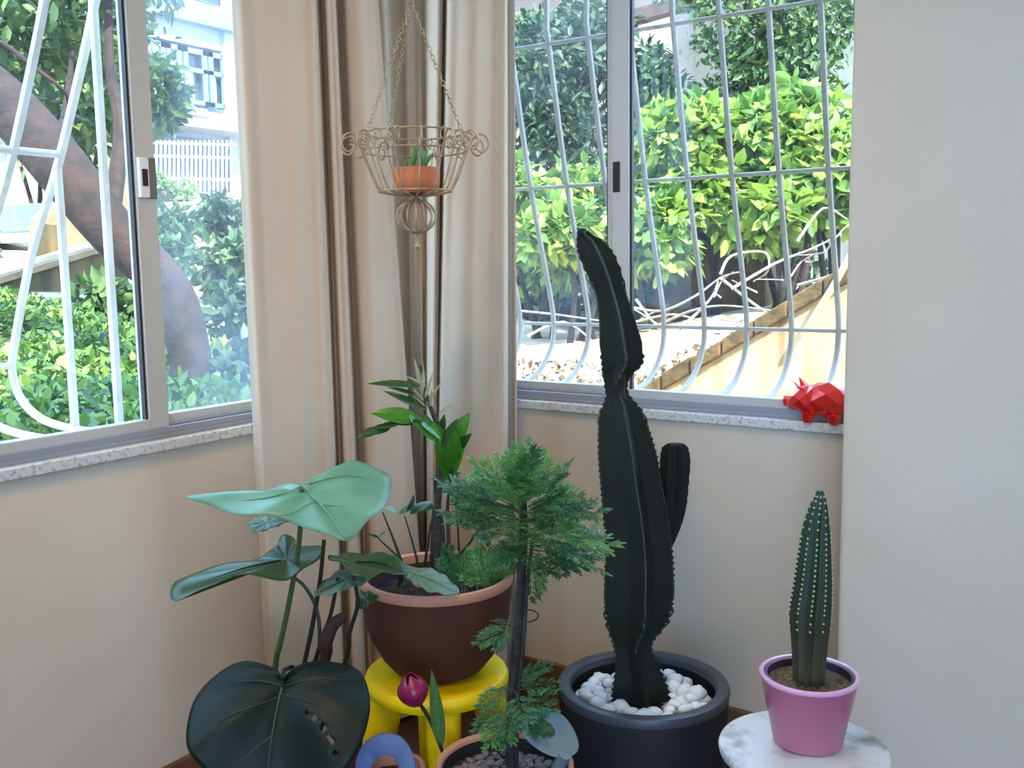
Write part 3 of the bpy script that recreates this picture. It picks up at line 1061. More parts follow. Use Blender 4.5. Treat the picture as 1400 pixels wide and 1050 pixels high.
for path, r, mt_, bo in stems:
    pts = curve3([facing(PM, *q) for q in path] + [base(*bo)], 6)
    put('stem', MB().tube(pts, [r * (0.72 + 0.28 * i / len(pts)) for i in range(len(pts))], 9), M[mt_], mon)
sh = curve3([facing(PM, 472, 842, -0.01), facing(PM, 455, 855, -0.01), facing(PM, 445, 880, -0.01), facing(PM, 440, 915, -0.01), base(0.03, -0.03)], 5)
o = put('dry_sheath', MB().tube(sh, [0.006 + 0.0075 * math.sin(math.pi * min(1, (i + 2) / (len(sh)))) for i in range(len(sh))], 10), M['sheath'], mon)
o['label'] = 'brown dried leaf sheath'
# broad pale leaf
o = outline_leaf(PM, [(413, 664, 0.0), (440, 646, .05), (478, 631, .09), (512, 638, .08), (535, 655, .05), (526, 690, -.03), (500, 716, -.09), (473, 739, -.14),
                      (432, 726, -.12), (382, 708, -.09), (335, 703, -.09), (292, 694, -.06), (254, 677, -.04), (300, 677, 0.0), (360, 671, .03), (398, 661, .03)],
                 (418, 673, -.02), M['leaf_pale'], mon, vein=[([(415, 666, 0), (440, 695, -.05), (473, 737, -.14)], 0.0022), ([(416, 667, 0), (470, 655, .02), (522, 660, .03)], 0.0014),
                                                             ([(416, 667, 0), (365, 685, -.03), (300, 690, -.05)], 0.0014), ([(440, 695, -.05), (480, 698, -.05), (505, 700, -.06)], 0.001),
                                                             ([(435, 688, -.04), (400, 704, -.08), (380, 706, -.09)], 0.001)], vein_mat=M['vein'], bulge=0.006)
o['label'] = 'broad pale green leaf at the top of the plant'
outline_leaf(PM, [(340, 716, .05), (352, 708, .07), (380, 706, .08), (398, 710, .07), (375, 720, .04), (350, 727, .03)], (365, 715, .055), M['leaf_grey'], mon, rings=4)
o = outline_leaf(PM, [(233, 815, -.12), (246, 790, -.07), (300, 773, .0), (352, 762, .04), (376, 748, .06), (384, 733, .09), (402, 735, .09), (408, 748, .07), (440, 744, .06), (443, 756, .03),
                      (420, 774, -.01), (392, 792, -.05), (335, 786, -.07), (285, 800, -.1), (252, 818, -.13)], (392, 765, .02), M['leaf_mid'], mon,
                 vein=[([(392, 765, .02), (330, 778, -.04), (250, 806, -.11)], 0.002)], vein_mat=M['vein_dark'])
o['label'] = 'dark leaf seen edge on'
outline_leaf(PM, [(448, 762, .03), (468, 757, .05), (510, 756, .06), (540, 759, .04), (558, 786, -.02), (530, 782, -.05), (500, 790, -.08), (478, 782, -.05), (470, 772, -.01)], (482, 768, .01), M['leaf_mid'], mon,
             vein=[([(482, 768, .01), (520, 770, 0), (552, 782, -.02)], 0.0016)], vein_mat=M['vein_dark'])
outline_leaf(PM, [(548, 774, .04), (590, 778, .05), (614, 792, .03), (629, 812, -.02), (600, 811, -.05), (574, 803, -.04), (556, 790, 0)], (570, 786, .02), M['leaf_grey'], mon,
             vein=[([(552, 780, .03), (590, 793, .01), (626, 811, -.02)], 0.0014)], vein_mat=M['vein'])
outline_leaf(PM, [(430, 812, -.03), (442, 795, 0), (470, 778, .04), (500, 782, .04), (502, 796, 0), (478, 803, -.03), (452, 812, -.05)], (474, 792, .0), M['leaf_grey'], mon, rings=6,
             vein=[([(474, 792, 0), (450, 803, -.02), (434, 811, -.03)], 0.0012)], vein_mat=M['vein_dark'])
outline_leaf(PM, [(486, 822, .02), (500, 808, .04), (518, 816, .02), (505, 826, 0), (490, 832, 0)], (500, 818, .02), M['leaf_mid'], mon, rings=5)
# big dark front leaf
o = outline_leaf(PM, [(387, 928, -.17), (376, 913, -.14), (334, 904, -.12), (290, 926, -.14), (264, 962, -.19), (254, 1012, -.25), (272, 1045, -.27), (325, 1082, -.27), (368, 1110, -.27), (430, 1085, -.26),
                      (480, 1040, -.25), (504, 985, -.2), (503, 940, -.15), (486, 914, -.12), (445, 903, -.11), (405, 911, -.14)],
                 (387, 936, -.165), M['leaf_dark'], mon, rings=22, sub=8, bulge=0.012,
                 holes=((419, 978, 4.5, 3.5), (432, 985, 5, 4), (443, 996, 4.5, 6), (452, 1015, 4, 6), (460, 1028, 3, 5)),
                 vein=[([(387, 934, -.165), (378, 980, -.19), (369, 1040, -.235), (366, 1095, -.265)], 0.0026), ([(383, 955, -.18), (340, 972, -.19), (300, 988, -.2)], 0.0013),
                       ([(374, 1010, -.21), (345, 1032, -.235), (325, 1048, -.245)], 0.0013), ([(387, 938, -.165), (350, 934, -.15), (315, 937, -.15)], 0.0011),
                       ([(388, 938, -.165), (430, 932, -.14), (470, 932, -.14)], 0.0011), ([(384, 950, -.17), (430, 965, -.17), (470, 980, -.19)], 0.0011)], vein_mat=M['vein_dark'])
o['label'] = 'very dark heart-shaped leaf with slits'

# ---- ZZ plant in the terracotta bowl
ZB = Vector((T.x - 0.01, T.y + 0.01, T.z + 0.168))
zz = thing('zz_plant', ZB, 'glossy zz plant with fleshy dark stems in the terracotta bowl', 'plant')
zst = [
    ([(598, 790, 0), (597, 720, 0), (602, 650, 0), (606, 600, 0), (592, 566, 0), (580, 530, 0.01), (575, 500, 0.01)], 0.0085),
    ([(604, 790, .02), (605, 730, .02), (600, 680, .03), (606, 610, .03)], 0.007),
    ([(590, 790, .03), (592, 730, .03), (596, 690, .03), (593, 650, .03)], 0.006),
    ([(610, 790, -.02), (613, 740, -.02), (612, 690, -.02), (618, 640, -.03)], 0.006),
    ([(548, 765, .03), (535, 730, .03), (523, 700, .03)], 0.0035),
    ([(570, 765, .03), (562, 735, .03), (553, 705, .03)], 0.003),
    ([(545, 762, 0.0), (530, 748, 0.0), (516, 735, 0.0)], 0.003),
    ([(618, 770, 0.0), (640, 745, 0.0), (660, 715, 0.0)], 0.004),
    ([(580, 780, 0.0), (586, 735, -.01), (592, 700, -.01), (588, 690, -.01)], 0.0035),
    ([(628, 770, .04), (626, 720, .04), (622, 680, .04)], 0.003),
]
for path, r in zst:
    pts = curve3([facing(ZB, *q) for q in path], 6)
    base_p = Vector(pts[0])
    pts = [Vector((base_p.x, base_p.y, ZB.z - 0.012))] + pts if base_p.z > ZB.z else pts
    put('stem', MB().tube(pts, [r * (1 - 0.65 * i / len(pts)) for i in range(len(pts))], 9), M['bark_dark'] if r > 0.005 else M['stem_dark'], zz)
zl = {k: leaf_mesh(1, 0.40, 0.22, 0.12, 8, 0.80) for k in ('zz', 'zz_dark', 'zz_teal')}
zl['zz_pale'] = leaf_mesh(1, 0.13, 0.2, 0.1, 6, 0.6)
for k in zl:
    zl[k].materials.append(M[k])
zthin = leaf_mesh(1, 0.20, 0.3, 0.05, 7, 0.8)
zthin.materials.append(M['zz_dark'])


def zleaf(kind, a, b, nrm=(0.3, -0.6, 0.7), me=None):
    A, B = facing(ZB, *a), facing(ZB, *b)
    place('leaf', me or zl[kind], zz, A, B - A, nrm, (B - A).length)


camN = (CAM - ZB).normalized()
side = lambda u, v=0.0: tuple(camN * 0.8 + Vector((0, 0, 1)) * u + rt * v)
for kind, a, b, u in [
        ('zz_dark', (572, 576, 0), (530, 575, -.02), .6), ('zz_dark', (545, 580, 0), (515, 583, -.02), .9), ('zz_dark', (535, 583, 0), (500, 592, -.03), .8), ('zz_dark', (520, 586, 0), (488, 597, -.03), .8),
        ('zz', (575, 575, 0), (508, 560, -.02), .5), ('zz', (560, 566, -.01), (598, 602, -.06), .0), ('zz', (572, 570, -.02), (606, 598, -.05), .1), ('zz_dark', (560, 572, 0), (588, 570, -.05), .9),
        ('zz', (613, 652, -.01), (630, 614, -.05), .1), ('zz_dark', (611, 634, -.01), (640, 592, -.04), .2), ('zz', (609, 616, -.01), (641, 566, -.03), .3), ('zz', (612, 645, -.02), (598, 604, -.05), .0),
        ('zz_dark', (609, 622, -.01), (620, 574, -.05), .1), ('zz', (612, 662, -.02), (604, 622, -.05), .0), ('zz', (607, 606, 0), (586, 574, -.04), .2), ('zz_dark', (614, 625, 0), (630, 603, .03), .4),
        ('zz_dark', (604, 596, 0), (606, 566, .0), .3), ('zz', (615, 640, -.03), (624, 590, -.07), -.1),
        ('zz_teal', (545, 702, .03), (568, 690, 0), .9), ('zz', (545, 700, .03), (527, 692, 0), .6), ('zz_teal', (560, 702, .02), (590, 684, 0), .8), ('zz_teal', (556, 700, .02), (568, 678, 0), .5), ('zz_teal', (575, 698, .02), (598, 690, 0), .8),
        ('zz_teal', (517, 736, 0), (503, 728, -.02), .8), ('zz_teal', (517, 737, 0), (525, 726, -.02), .8), ('zz_teal', (618, 690, 0), (636, 672, -.02), .6), ('zz_teal', (622, 680, .02), (602, 668, 0), .6),
        ('zz_dark', (614, 668, 0), (636, 655, 0), .6), ('zz_dark', (626, 690, 0), (648, 684, .02), .6), ('zz_dark', (615, 655, 0), (632, 645, .02), .6), ('zz_teal', (606, 662, 0), (620, 650, -.03), .6)]:
    zleaf(kind, a, b, side(u, rnd.uniform(-.9, .9)))
for a, b in [((575, 528, 0), (502, 522, -.02)), ((568, 540, 0), (530, 528, 0)), ((582, 560, 0), (524, 532, .02)), ((584, 560, 0), (560, 552, .0))]:
    zleaf('zz_dark', a, b, side(.8), zthin)
for a, b in [((578, 540, 0), (566, 487, .02)), ((579, 535, 0), (578, 492, .01)), ((577, 525, 0), (553, 512, 0)), ((581, 545, 0), (592, 508, 0)), ((583, 552, 0), (603, 522, .01)), ((588, 560, 0), (590, 530, -.01)), ((600, 566, 0), (634, 542, 0)), ((580, 548, 0), (560, 525, -.01)), ((582, 556, 0), (565, 540, 0))]:
    zleaf('zz_pale', a, b, side(.3))


# ---- aralia (fine-leaved) pot at the bottom
AP = on_z(690, 1042, 0.25)
AP.z = 0
ap = thing('plant_pot', AP, 'pot with a pale rim and grey gravel around the fine-leaved tree', 'pot')
put('body', MB().lathe([(0.0, 0.0), (0.090, 0.0), (0.096, 0.005), (0.118, 0.24), (0.110, 0.24), (0.105, 0.20), (0.0, 0.20)], AP, 64), M['black_pot'], ap)
put('rim', MB().lathe([(0.1175, 0.236), (0.121, 0.24), (0.122, 0.246), (0.1195, 0.250), (0.115, 0.250), (0.1115, 0.246), (0.1105, 0.236)], AP, 64, close=True), M['terracotta_rim'], ap)
put('soil', disc(AP, 0.108, 0.218, 0.004), M['soil'], ap)
grv = [pebble_mesh(40 + i, 0.6) for i in range(4)]
for q in grv:
    q.materials.append(M['gravel'])
scatter('gravel_stone', grv, AP, 0.014, 0.094, 0.218, 0.006, 0.0105, 110, 'grey gravel stone in the pot of the fine-leaved tree', 'stone', 'gravel in the fine-leaved tree pot', 0.82)

AB = Vector((AP.x + 0.010, AP.y + 0.008, 0.218))
al = thing('aralia_tree', AB, 'small tree with feathery fine green leaves and a thin dark trunk', 'plant')
trunk = curve3([AB + Vector((0, 0, -0.012)), facing(AB, 698, 1000), facing(AB, 703, 920), facing(AB, 709, 850), facing(AB, 713, 780), facing(AB, 716, 720), facing(AB, 714, 670)], 6)
put('trunk', MB().tube(trunk, [0.0098 - 0.004 * (i / len(trunk)) ** 2 for i in range(len(trunk))], 12), M['bark_dark'], al)
t2 = curve3([AB + Vector((0.015, -0.008, -0.012)), facing(AB, 708, 960, -.02), facing(AB, 716, 880, -.02), facing(AB, 721, 800, -.01), facing(AB, 728, 740, 0)], 6)
put('stem', MB().tube(t2, 0.0032, 8), M['bark_dark'], al)


def frond_mesh(seed):
    r = np.random.RandomState(seed)
    mb = MB()

    def leaflet(p, d, L, w):
        d = d.normalized()
        y = Vector((0, 0, 1)).cross(d)
        y = y.normalized() if y.length > 1e-3 else Vector((0, 1, 0))
        z = d.cross(y)
        t = r.uniform(-.5, .5)
        y2 = y * math.cos(t) + z * math.sin(t)
        q = [p, p + d * L * .35 + y2 * w * .5 + z * w * .12, p + d * L * .6 + y2 * w * .28, p + d * L * .75 + y2 * w * .36, p + d * L, p + d * L * .7 - y2 * w * .4, p + d * L * .5 - y2 * w * .25, p + d * L * .3 - y2 * w * .5 + z * w * .12]
        mb.add(q, [(0, 1, 2, 4), (2, 3, 4), (0, 4, 6, 7), (4, 5, 6)])
    droop = 0.25
    pos = lambda t: Vector((t, 0, -droop * t * t))
    mb.tube([pos(i / 6) for i in range(7)], [0.011 - 0.007 * i / 6 for i in range(7)], 5)
    for i, t in enumerate((0.34, 0.5, 0.64, 0.77, 0.89, 1.0)):
        for s in ((-1, 1) if t < 1 else (0,)):
            d = Vector((0.75, 0.8 * s, r.uniform(-.25, .15)))
            PL = (0.42 - 0.22 * t) if s else 0.2
            p0 = pos(t)
            p1 = p0 + d.normalized() * PL
            mb.tube([p0, p1], 0.004, 4)
            for j in range(5):
                q = p0.lerp(p1, 0.2 + 0.19 * j)
                for s2 in (-1, 1):
                    dd = (d.normalized() + Vector((-d.y, d.x, 0)) * s2 * 0.9 + Vector((0, 0, r.uniform(-.35, .2))))
                    leaflet(q, dd, r.uniform(.10, .16), r.uniform(.038, .058))
            leaflet(p1, d, .16, .055)
    return mb.mesh('leaf', smooth=False)


fr_d = [frond_mesh(i) for i in range(3)]
for q in fr_d:
    q.materials.append(M['aralia'])
fr_l = [q.copy() for q in fr_d]
for q in fr_l:
    q.materials[0] = M['aralia_light']


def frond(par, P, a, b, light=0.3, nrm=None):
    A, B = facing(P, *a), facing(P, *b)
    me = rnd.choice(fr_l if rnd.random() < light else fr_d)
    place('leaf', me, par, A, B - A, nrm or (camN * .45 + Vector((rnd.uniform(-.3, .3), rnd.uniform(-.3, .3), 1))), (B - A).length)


# (attach px, tip px) of the crown's leaves
fronds = []
for tipx, tipy, d in [(620, 648, 0), (635, 668, -.04), (622, 690, .03), (652, 652, .05), (668, 640, -.03), (690, 622, .04), (715, 618, -.02), (742, 622, .04), (762, 630, -.03), (768, 652, .05),
                      (780, 668, -.02), (808, 686, 0), (790, 680, .05), (828, 728, 0), (806, 742, .03), (812, 752, -.04), (780, 758, .03), (765, 775, -.03), (748, 796, 0), (740, 690, -.09), (715, 700, -.1),
                      (690, 712, -.09), (668, 700, -.05), (655, 722, .02), (690, 750, -.08), (722, 748, -.1), (752, 728, -.08), (772, 712, -.04), (700, 660, -.08), (732, 652, -.09), (754, 668, -.06), (676, 676, -.07),
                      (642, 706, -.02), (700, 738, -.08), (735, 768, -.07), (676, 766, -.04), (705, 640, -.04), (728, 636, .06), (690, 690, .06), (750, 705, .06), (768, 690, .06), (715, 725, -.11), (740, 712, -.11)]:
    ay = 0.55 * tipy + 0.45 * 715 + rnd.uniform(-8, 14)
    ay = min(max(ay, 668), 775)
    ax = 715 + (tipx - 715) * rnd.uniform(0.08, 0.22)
    frond(al, AB, (ax, ay, d * 0.15), (tipx, tipy, d), 0.7 if tipy < 665 or tipx > 770 else 0.3)  # more light fronds at top and right: window light put into leaf colour
    jx, jy = rnd.uniform(-14, 14), rnd.uniform(-12, 12)
    qx, qy = 715 + (tipx - 715) * 0.82 + jx, ay + (tipy - ay) * 0.85 + jy
    if abs(qx - ax) + abs(qy - ay) > 28:
        frond(al, AB, (ax, ay + rnd.uniform(-6, 10), 0), (qx, qy, d * 0.6 + rnd.uniform(-.04, .04)), 0.7 if tipy < 665 or tipx > 770 else 0.3)
for a, b in [((708, 860, 0), (660, 870, -.02)), ((709, 850, 0), (682, 846, -.04)), ((708, 868, 0), (676, 880, .02)),
             ((704, 935, 0), (742, 905, 0)), ((704, 945, 0), (752, 930, -.03)), ((703, 955, 0), (745, 960, -.05)), ((702, 940, 0), (662, 955, -.03)), ((701, 960, 0), (655, 985, -.03)), ((701, 970, 0), (672, 1005, -.06)),
             ((702, 965, 0), (735, 990, -.06)), ((703, 950, 0), (725, 915, .03)), ((702, 975, 0), (748, 1000, -.04)), ((702, 955, 0), (690, 1000, -.08)), ((703, 945, 0), (680, 935, .04)), ((703, 940, 0), (715, 975, -.08))]:
    frond(al, AB, a, b, 0.2)
# wire loop round the trunk
wc = facing(AB, 721, 842)
wl = put('wire_loop', MB().torus(wc, (0.1, -0.2, 1), 0.019, 0.0013, 36, 6), M['stem_dark'])
tag(wl, 'thin wire loop around the dark trunk of the feathery tree', 'wire')

# seedlings in the terracotta bowl
fs_ = thing('fern_seedling', Vector((T.x + 0.06, T.y, T.z + 0.165)), 'low feathery seedlings growing beside the zz plant stems', 'plant')
FB = Vector((T.x + 0.05, T.y, T.z + 0.165))
for bx_, n_, hh in ((634, 3, 18), (656, 3, 26), (676, 3, 30), (618, 2, 14)):
    for j in range(n_):
        tx = bx_ + rnd.uniform(-24, 20)
        A = facing(FB, bx_, 782, rnd.uniform(-.04, .05))
        A.z = T.z + 0.160
        B = facing(FB, tx, 780 - rnd.uniform(6, hh) - (4 if j else 10), rnd.uniform(-.05, .05))
        me = rnd.choice(fr_l if rnd.random() < .5 else fr_d)
        place('leaf', me, fs_, A, B - A, (camN.x * .4, camN.y * .4, 1), (B - A).length)

# ---- tulip in the aralia pot
TU = on_z(610, 1040, 0.222)
tu = thing('tulip', TU, 'closed purple-red tulip bud with one upright leaf', 'flower')
stem = curve3([TU, facing(TU, 598, 1010), facing(TU, 588, 985), facing(TU, 574, 962), facing(TU, 566, 950)], 5)
put('stem', MB().tube(stem, 0.0035, 8), M['stem_dark'], tu)
bc, bt = facing(TU, 571, 964), facing(TU, 559, 925)
ax = (bt - bc)
for k in range(5):
    L = ax.length * 1.05
    mb = MB()
    vs, fs = [], []
    a0 = k * 2 * math.pi / 5
    e1 = ax.orthogonal().normalized()
    e2 = ax.normalized().cross(e1)
    for i in range(11):
        t = i / 10
        rr_ = 0.0285 * (math.sin(math.pi * (0.08 + 0.84 * t)) ** 0.8) * (1.0 if t < .6 else 1 - 0.25 * (t - .6)) * (1 + 0.03 * (k % 2))
        half = 1.0 * (math.sin(math.pi * min(1, 0.12 + 0.85 * t)) ** 0.6)
        for j in range(7):
            a = a0 + half * (j / 6 - .5) * 1.7
            vs.append(bc + ax.normalized() * (L * t) + (e1 * math.cos(a) + e2 * math.sin(a)) * rr_)
    for i in range(10):
        for j in range(6):
            fs.append((i * 7 + j, i * 7 + j + 1, (i + 1) * 7 + j + 1, (i + 1) * 7 + j))
    mb.add(vs, fs)
    o = put('petal', mb, M['tulip'], tu, angle=180)
    s_ = o.modifiers.new('thickness', 'SOLIDIFY')
    s_.thickness = 0.001
lf = leaf_mesh(1, 0.16, 0.5, 0.02, 9, 0.8)
lf.materials.append(M['tulip_leaf'])
A, B = facing(TU, 604, 1026, 0), facing(TU, 590, 916, -.01)
place('leaf', lf, tu, A, B - A, tuple(camN), (B - A).length)

# ---- two plastic handles and the small pot
SP = on_z(535, 1046, 0.20)
SP.z = 0
sp = thing('plant_pot', SP, 'small pale terracotta pot beside the yellow stool leg', 'pot')
put('body', MB().lathe([(0.0, 0.0), (0.046, 0.0), (0.05, 0.004), (0.058, 0.16), (0.061, 0.162), (0.063, 0.196), (0.058, 0.198), (0.054, 0.196), (0.051, 0.16), (0.0, 0.16)], SP, 48), M['terracotta_pale'], sp)
put('soil', disc(SP, 0.052, 0.172, 0.003), M['soil'], sp)


def handle_plate(name, P, outline, hole, material, label, foot, thick=0.008):
    O = [facing(P, *q) for q in catmull(outline, 5, True)]
    Hh = [facing(P, *q) for q in catmull(hole, 5, True)]
    n = len(O)
    # resample hole to n points starting nearest in angle
    cx = sum((h for h in Hh), Vector()) / len(Hh)
    Hs = []
    for p in O:
        d = (p - cx).normalized()
        Hs.append(max(Hh, key=lambda h: (h - cx).normalized().dot(d)))
    off = (P - CAM)
    off.z = 0
    off = off.normalized() * thick
    mb = MB()
    vs = O + Hs + [p + off for p in O] + [p + off for p in Hs]
    fs = []
    for k in range(n):
        j = (k + 1) % n
        fs += [(k, j, n + j, n + k), (2 * n + j, 2 * n + k, 3 * n + k, 3 * n + j), (j, k, 2 * n + k, 2 * n + j), (n + k, n + j, 3 * n + j, 3 * n + k)]
    mb.add(vs, fs)
    root = thing(name, foot, label, 'tool')
    me = mb.mesh('grip')
    bm = bmesh.new()
    bm.from_mesh(me)
    bmesh.ops.remove_doubles(bm, verts=bm.verts, dist=1e-5)
    bmesh.ops.recalc_face_normals(bm, faces=bm.faces)
    bm.to_mesh(me)
    bm.free()
    o = put('grip', me, material, root)
    bv = o.modifiers.new('bevel', 'BEVEL')
    bv.width = 0.002
    bv.segments = 2
    low = min(O, key=lambda p: p.z)
    put('shaft', MB().tube([low + off / 2 + Vector((0, 0, 0.006)), (low + off / 2).lerp(Vector(foot), .5), foot], [0.012, 0.010, 0.008], 12), material, root)
    return root


H1 = SP + Vector((0.01, -0.03, 0.2))
handle_plate('trowel_handle', H1, [(486, 1052, -.01), (490, 1032, 0), (502, 1014, .005), (524, 1004, .01), (547, 1008, .01), (563, 1028, 0), (569, 1056, -.01), (560, 1090, -.02), (528, 1102, -.02), (496, 1088, -.02)],
             [(508, 1052, -.01), (513, 1040, 0), (527, 1033, .0), (540, 1038, 0), (545, 1054, -.01), (538, 1070, -.015), (525, 1074, -.015), (512, 1068, -.015)], M['blue_plastic'],
             'blue plastic tool handle with a round hole in the small pot', SP + Vector((0.0, -0.025, 0.165)))
H2 = AP + Vector((0.06, -0.01, 0.25))
handle_plate('trowel_handle', H2, [(724, 972, .0), (748, 970, .02), (774, 984, .02), (790, 1012, .0), (788, 1030, -.02), (768, 1037, -.03), (744, 1030, -.03), (722, 1014, -.02), (710, 992, -.01)],
             [(724, 985, 0), (740, 983, .01), (754, 992, .01), (759, 1004, 0), (752, 1010, -.01), (738, 1009, -.01), (724, 1000, -.01)], M['green_plastic'],
             'grey-green plastic tool handle with a hole beside the black planter', AP + Vector((0.072, 0.015, 0.21)))

# ---- red pig on the sill
PG = on_y(1114, 578, -0.0)
PG = Vector((PG.x, 0.0, ZS))
pz = thing('pig_figurine', PG, 'faceted shiny red pig figurine on the granite sill beside the pillar', 'figurine')
mb = MB()
sec = [(-0.062, 0.040, 0.011, 0.011), (-0.056, 0.041, 0.017, 0.016), (-0.042, 0.046, 0.026, 0.024), (-0.026, 0.050, 0.033, 0.030), (-0.012, 0.049, 0.033, 0.031), (0.002, 0.049, 0.037, 0.037), (0.032, 0.049, 0.039, 0.040), (0.056, 0.049, 0.034, 0.035), (0.072, 0.049, 0.020, 0.020)]
pig = lambda x, y, z: PG + Vector((x * 1.0 + 0.012 * 0, y, z))
vs, fs = [], []
for i, (x, z, ry, rz) in enumerate(sec):
    for k in range(7):
        a = 2 * math.pi * (k + 0.5 * (i % 2)) / 7
        vs.append(pig(x, ry * math.cos(a), z + rz * math.sin(a)))
for i in range(len(sec) - 1):
    for k in range(7):
        a, b, c, d = i * 7 + k, i * 7 + (k + 1) % 7, (i + 1) * 7 + (k + 1) % 7, (i + 1) * 7 + k
        fs += [(a, b, d), (b, c, d)] if i % 2 == 0 else [(a, b, c), (a, c, d)]
fs += [tuple(range(7))[::-1], tuple((len(sec) - 1) * 7 + k for k in range(7))]
mb.add(vs, fs)
put('body', mb, M['red'], pz, smooth=False, fix=True, angle=5)
for s in (-1, 1):
    e = MB()
    e.add([pig(-0.036, s * 0.010, 0.070), pig(-0.014, s * 0.030, 0.070), pig(-0.020, s * 0.016, 0.068), pig(-0.046, s * 0.026, 0.094)], [(0, 1, 3), (1, 2, 3), (2, 0, 3), (0, 2, 1)])
    put('ear', e, M['red'], pz, smooth=False, angle=5)
    for lx in (-0.010, 0.046):
        put('leg', MB().lathe([(0.0, 0.0), (0.011, 0.0), (0.016, 0.020), (0.0, 0.026)], pig(lx, s * 0.020, 0), 6), M['red'], pz, smooth=False, angle=5)
sn = MB().tube([pig(-0.058, 0, 0.042), pig(-0.068, 0, 0.041)], [0.012, 0.0115], 7)
put('snout', sn, M['red'], pz, smooth=False, angle=5)
tl = [pig(0.066 + 0.004 * i, 0.006 * math.sin(i * 1.3), 0.056 + 0.006 * math.cos(i * 1.3)) for i in range(6)]
put('tail', MB().tube(tl, 0.0025, 6), M['red'], pz)

# ------------------------------------------------------------------ hanging basket
HB = CAM + ray(567, 207) * 1.98
U = 1.98 / F                         # metres per pixel there
bk = thing('hanging_basket', Vector((HB.x, HB.y, HB.z - 0.2)), 'ornate beige wire hanging basket with scrolled edge on chains', 'basket')
zc = HB.z
r_b, r_l, r_u = 50 * U, 72 * U, 66 * U
z_b = zc - 54 * U
z_u = zc + 24 * U
wr = 0.0019
put('ring', MB().torus((HB.x, HB.y, z_b), (0, 0, 1), r_b, wr, 48, 6), M['wire'], bk)
put('ring', MB().torus((HB.x, HB.y, zc), (0, 0, 1), r_l - 2 * U, wr, 48, 6), M['wire'], bk)
put('ring', MB().torus((HB.x, HB.y, z_u), (0, 0, 1), r_u, wr, 48, 6), M['wire'], bk)
NR = 14
for k in range(NR):
    a = 2 * math.pi * k / NR + 0.1
    d = Vector((math.cos(a), math.sin(a), 0))
    c = Vector((HB.x, HB.y, 0))
    pr = [(0, z_b - 6 * U), (25 * U, z_b - 5 * U), (r_b - 3 * U, z_b), (r_b + 6 * U, z_b + 12 * U), (r_b + 14 * U, z_b + 32 * U), (r_l, zc), (r_l + 5 * U, zc + 10 * U), (r_l + 14 * U, zc + 21 * U), (r_l + 25 * U, zc + 18 * U), (r_l + 29 * U, zc + 6 * U), (r_l + 22 * U, zc - 3 * U), (r_l + 13 * U, zc + 1 * U), (r_l + 12 * U, zc + 9 * U), (r_l + 18 * U, zc + 11 * U)]
    put('rib', MB().tube(curve3([c + d * q + Vector((0, 0, z)) for q, z in pr], 5), wr, 6), M['wire'], bk)
    cc = c + d * (r_u + 4 * U) + Vector((0, 0, zc + 16 * U))
    tt = Vector((-d.y, d.x, 0))
    pts = []
    for i in range(22):
        q = i / 21
        an = q * 4.2 * math.pi / 2 + 0.4
        rr_ = (10 - 6.5 * q) * U
        pts.append(cc + (d * math.cos(an) + Vector((0, 0, 1)) * math.sin(an)) * rr_ + tt * 0.004)
    put('scroll', MB().tube(pts, wr * 0.9, 6), M['wire'], bk)
bz = z_b - 34 * U
for k in range(14):
    a = 2 * math.pi * k / 14
    d = Vector((math.cos(a), math.sin(a), 0))
    pts = [Vector((HB.x, HB.y, bz)) + d * (27 * U * math.sin(t)) + Vector((0, 0, 22 * U * math.cos(t))) for t in [math.pi * (0.05 + 0.9 * i / 12) for i in range(13)]]
    put('ball_wire', MB().tube(pts, wr * 1.35, 6), M['wire'], bk)
put('finial', MB().lathe([(0, -46 * U), (2.5 * U, -45 * U), (4.5 * U, -41 * U), (2 * U, -37 * U), (2 * U, -30 * U), (5 * U, -24 * U), (3 * U, -20 * U), (0, -18 * U)], (HB.x, HB.y, bz), 14), M['wire'], bk)
put('collar', MB().lathe([(0, 18 * U), (7 * U, 19 * U), (8 * U, 22 * U), (3 * U, 26 * U), (2 * U, 32 * U), (0, 32 * U)], (HB.x, HB.y, bz), 14), M['wire'], bk)


def chain(a, b, step=0.0088):
    a, b = Vector(a), Vector(b)
    n = max(2, int((b - a).length / step))
    mb = MB()
    ax = (b - a).normalized()
    e = ax.orthogonal().normalized()
    g = ax.cross(e)
    for i in range(n):
        p = a.lerp(b, (i + .5) / n)
        mb.torus(p, e if i % 2 else g, 0.0036, 0.0010, 10, 5, ex=ax, sx=1.65)
    return mb


apex = facing(HB, 566, 4)
apex = Vector((HB.x, HB.y, apex.z))
for px_, py_, d in ((519, 182, -.03), (531, 176, .07), (641, 186, .0)):
    e_ = facing(HB, px_, py_, d)
    v = e_ - Vector((HB.x, HB.y, e_.z))
    e_ = Vector((HB.x, HB.y, z_u)) + v.normalized() * r_u
    put('chain', chain(apex, e_), M['wire'], bk)
put('hook_ring', MB().torus(apex + Vector((0, 0, 0.008)), (rt.x, rt.y, 0), 0.009, 0.0018, 20, 6), M['wire'], bk)
put('chain', chain(apex + Vector((0, 0, 0.016)), (HB.x, HB.y, RH - 0.022), 0.0095), M['wire'], bk)
put('ceiling_hook', MB().tube([(HB.x, HB.y, RH), (HB.x, HB.y, RH - 0.016)], 0.003, 8).torus((HB.x, HB.y, RH - 0.022), (1, 0, 0), 0.006, 0.0018, 16, 6), M['wire'], bk)
bp2 = Vector((HB.x + 0.006, HB.y - 0.002, z_b - 3 * U))
sp2 = thing('plant_pot', bp2, 'small bright orange terracotta pot inside the wire basket', 'pot')
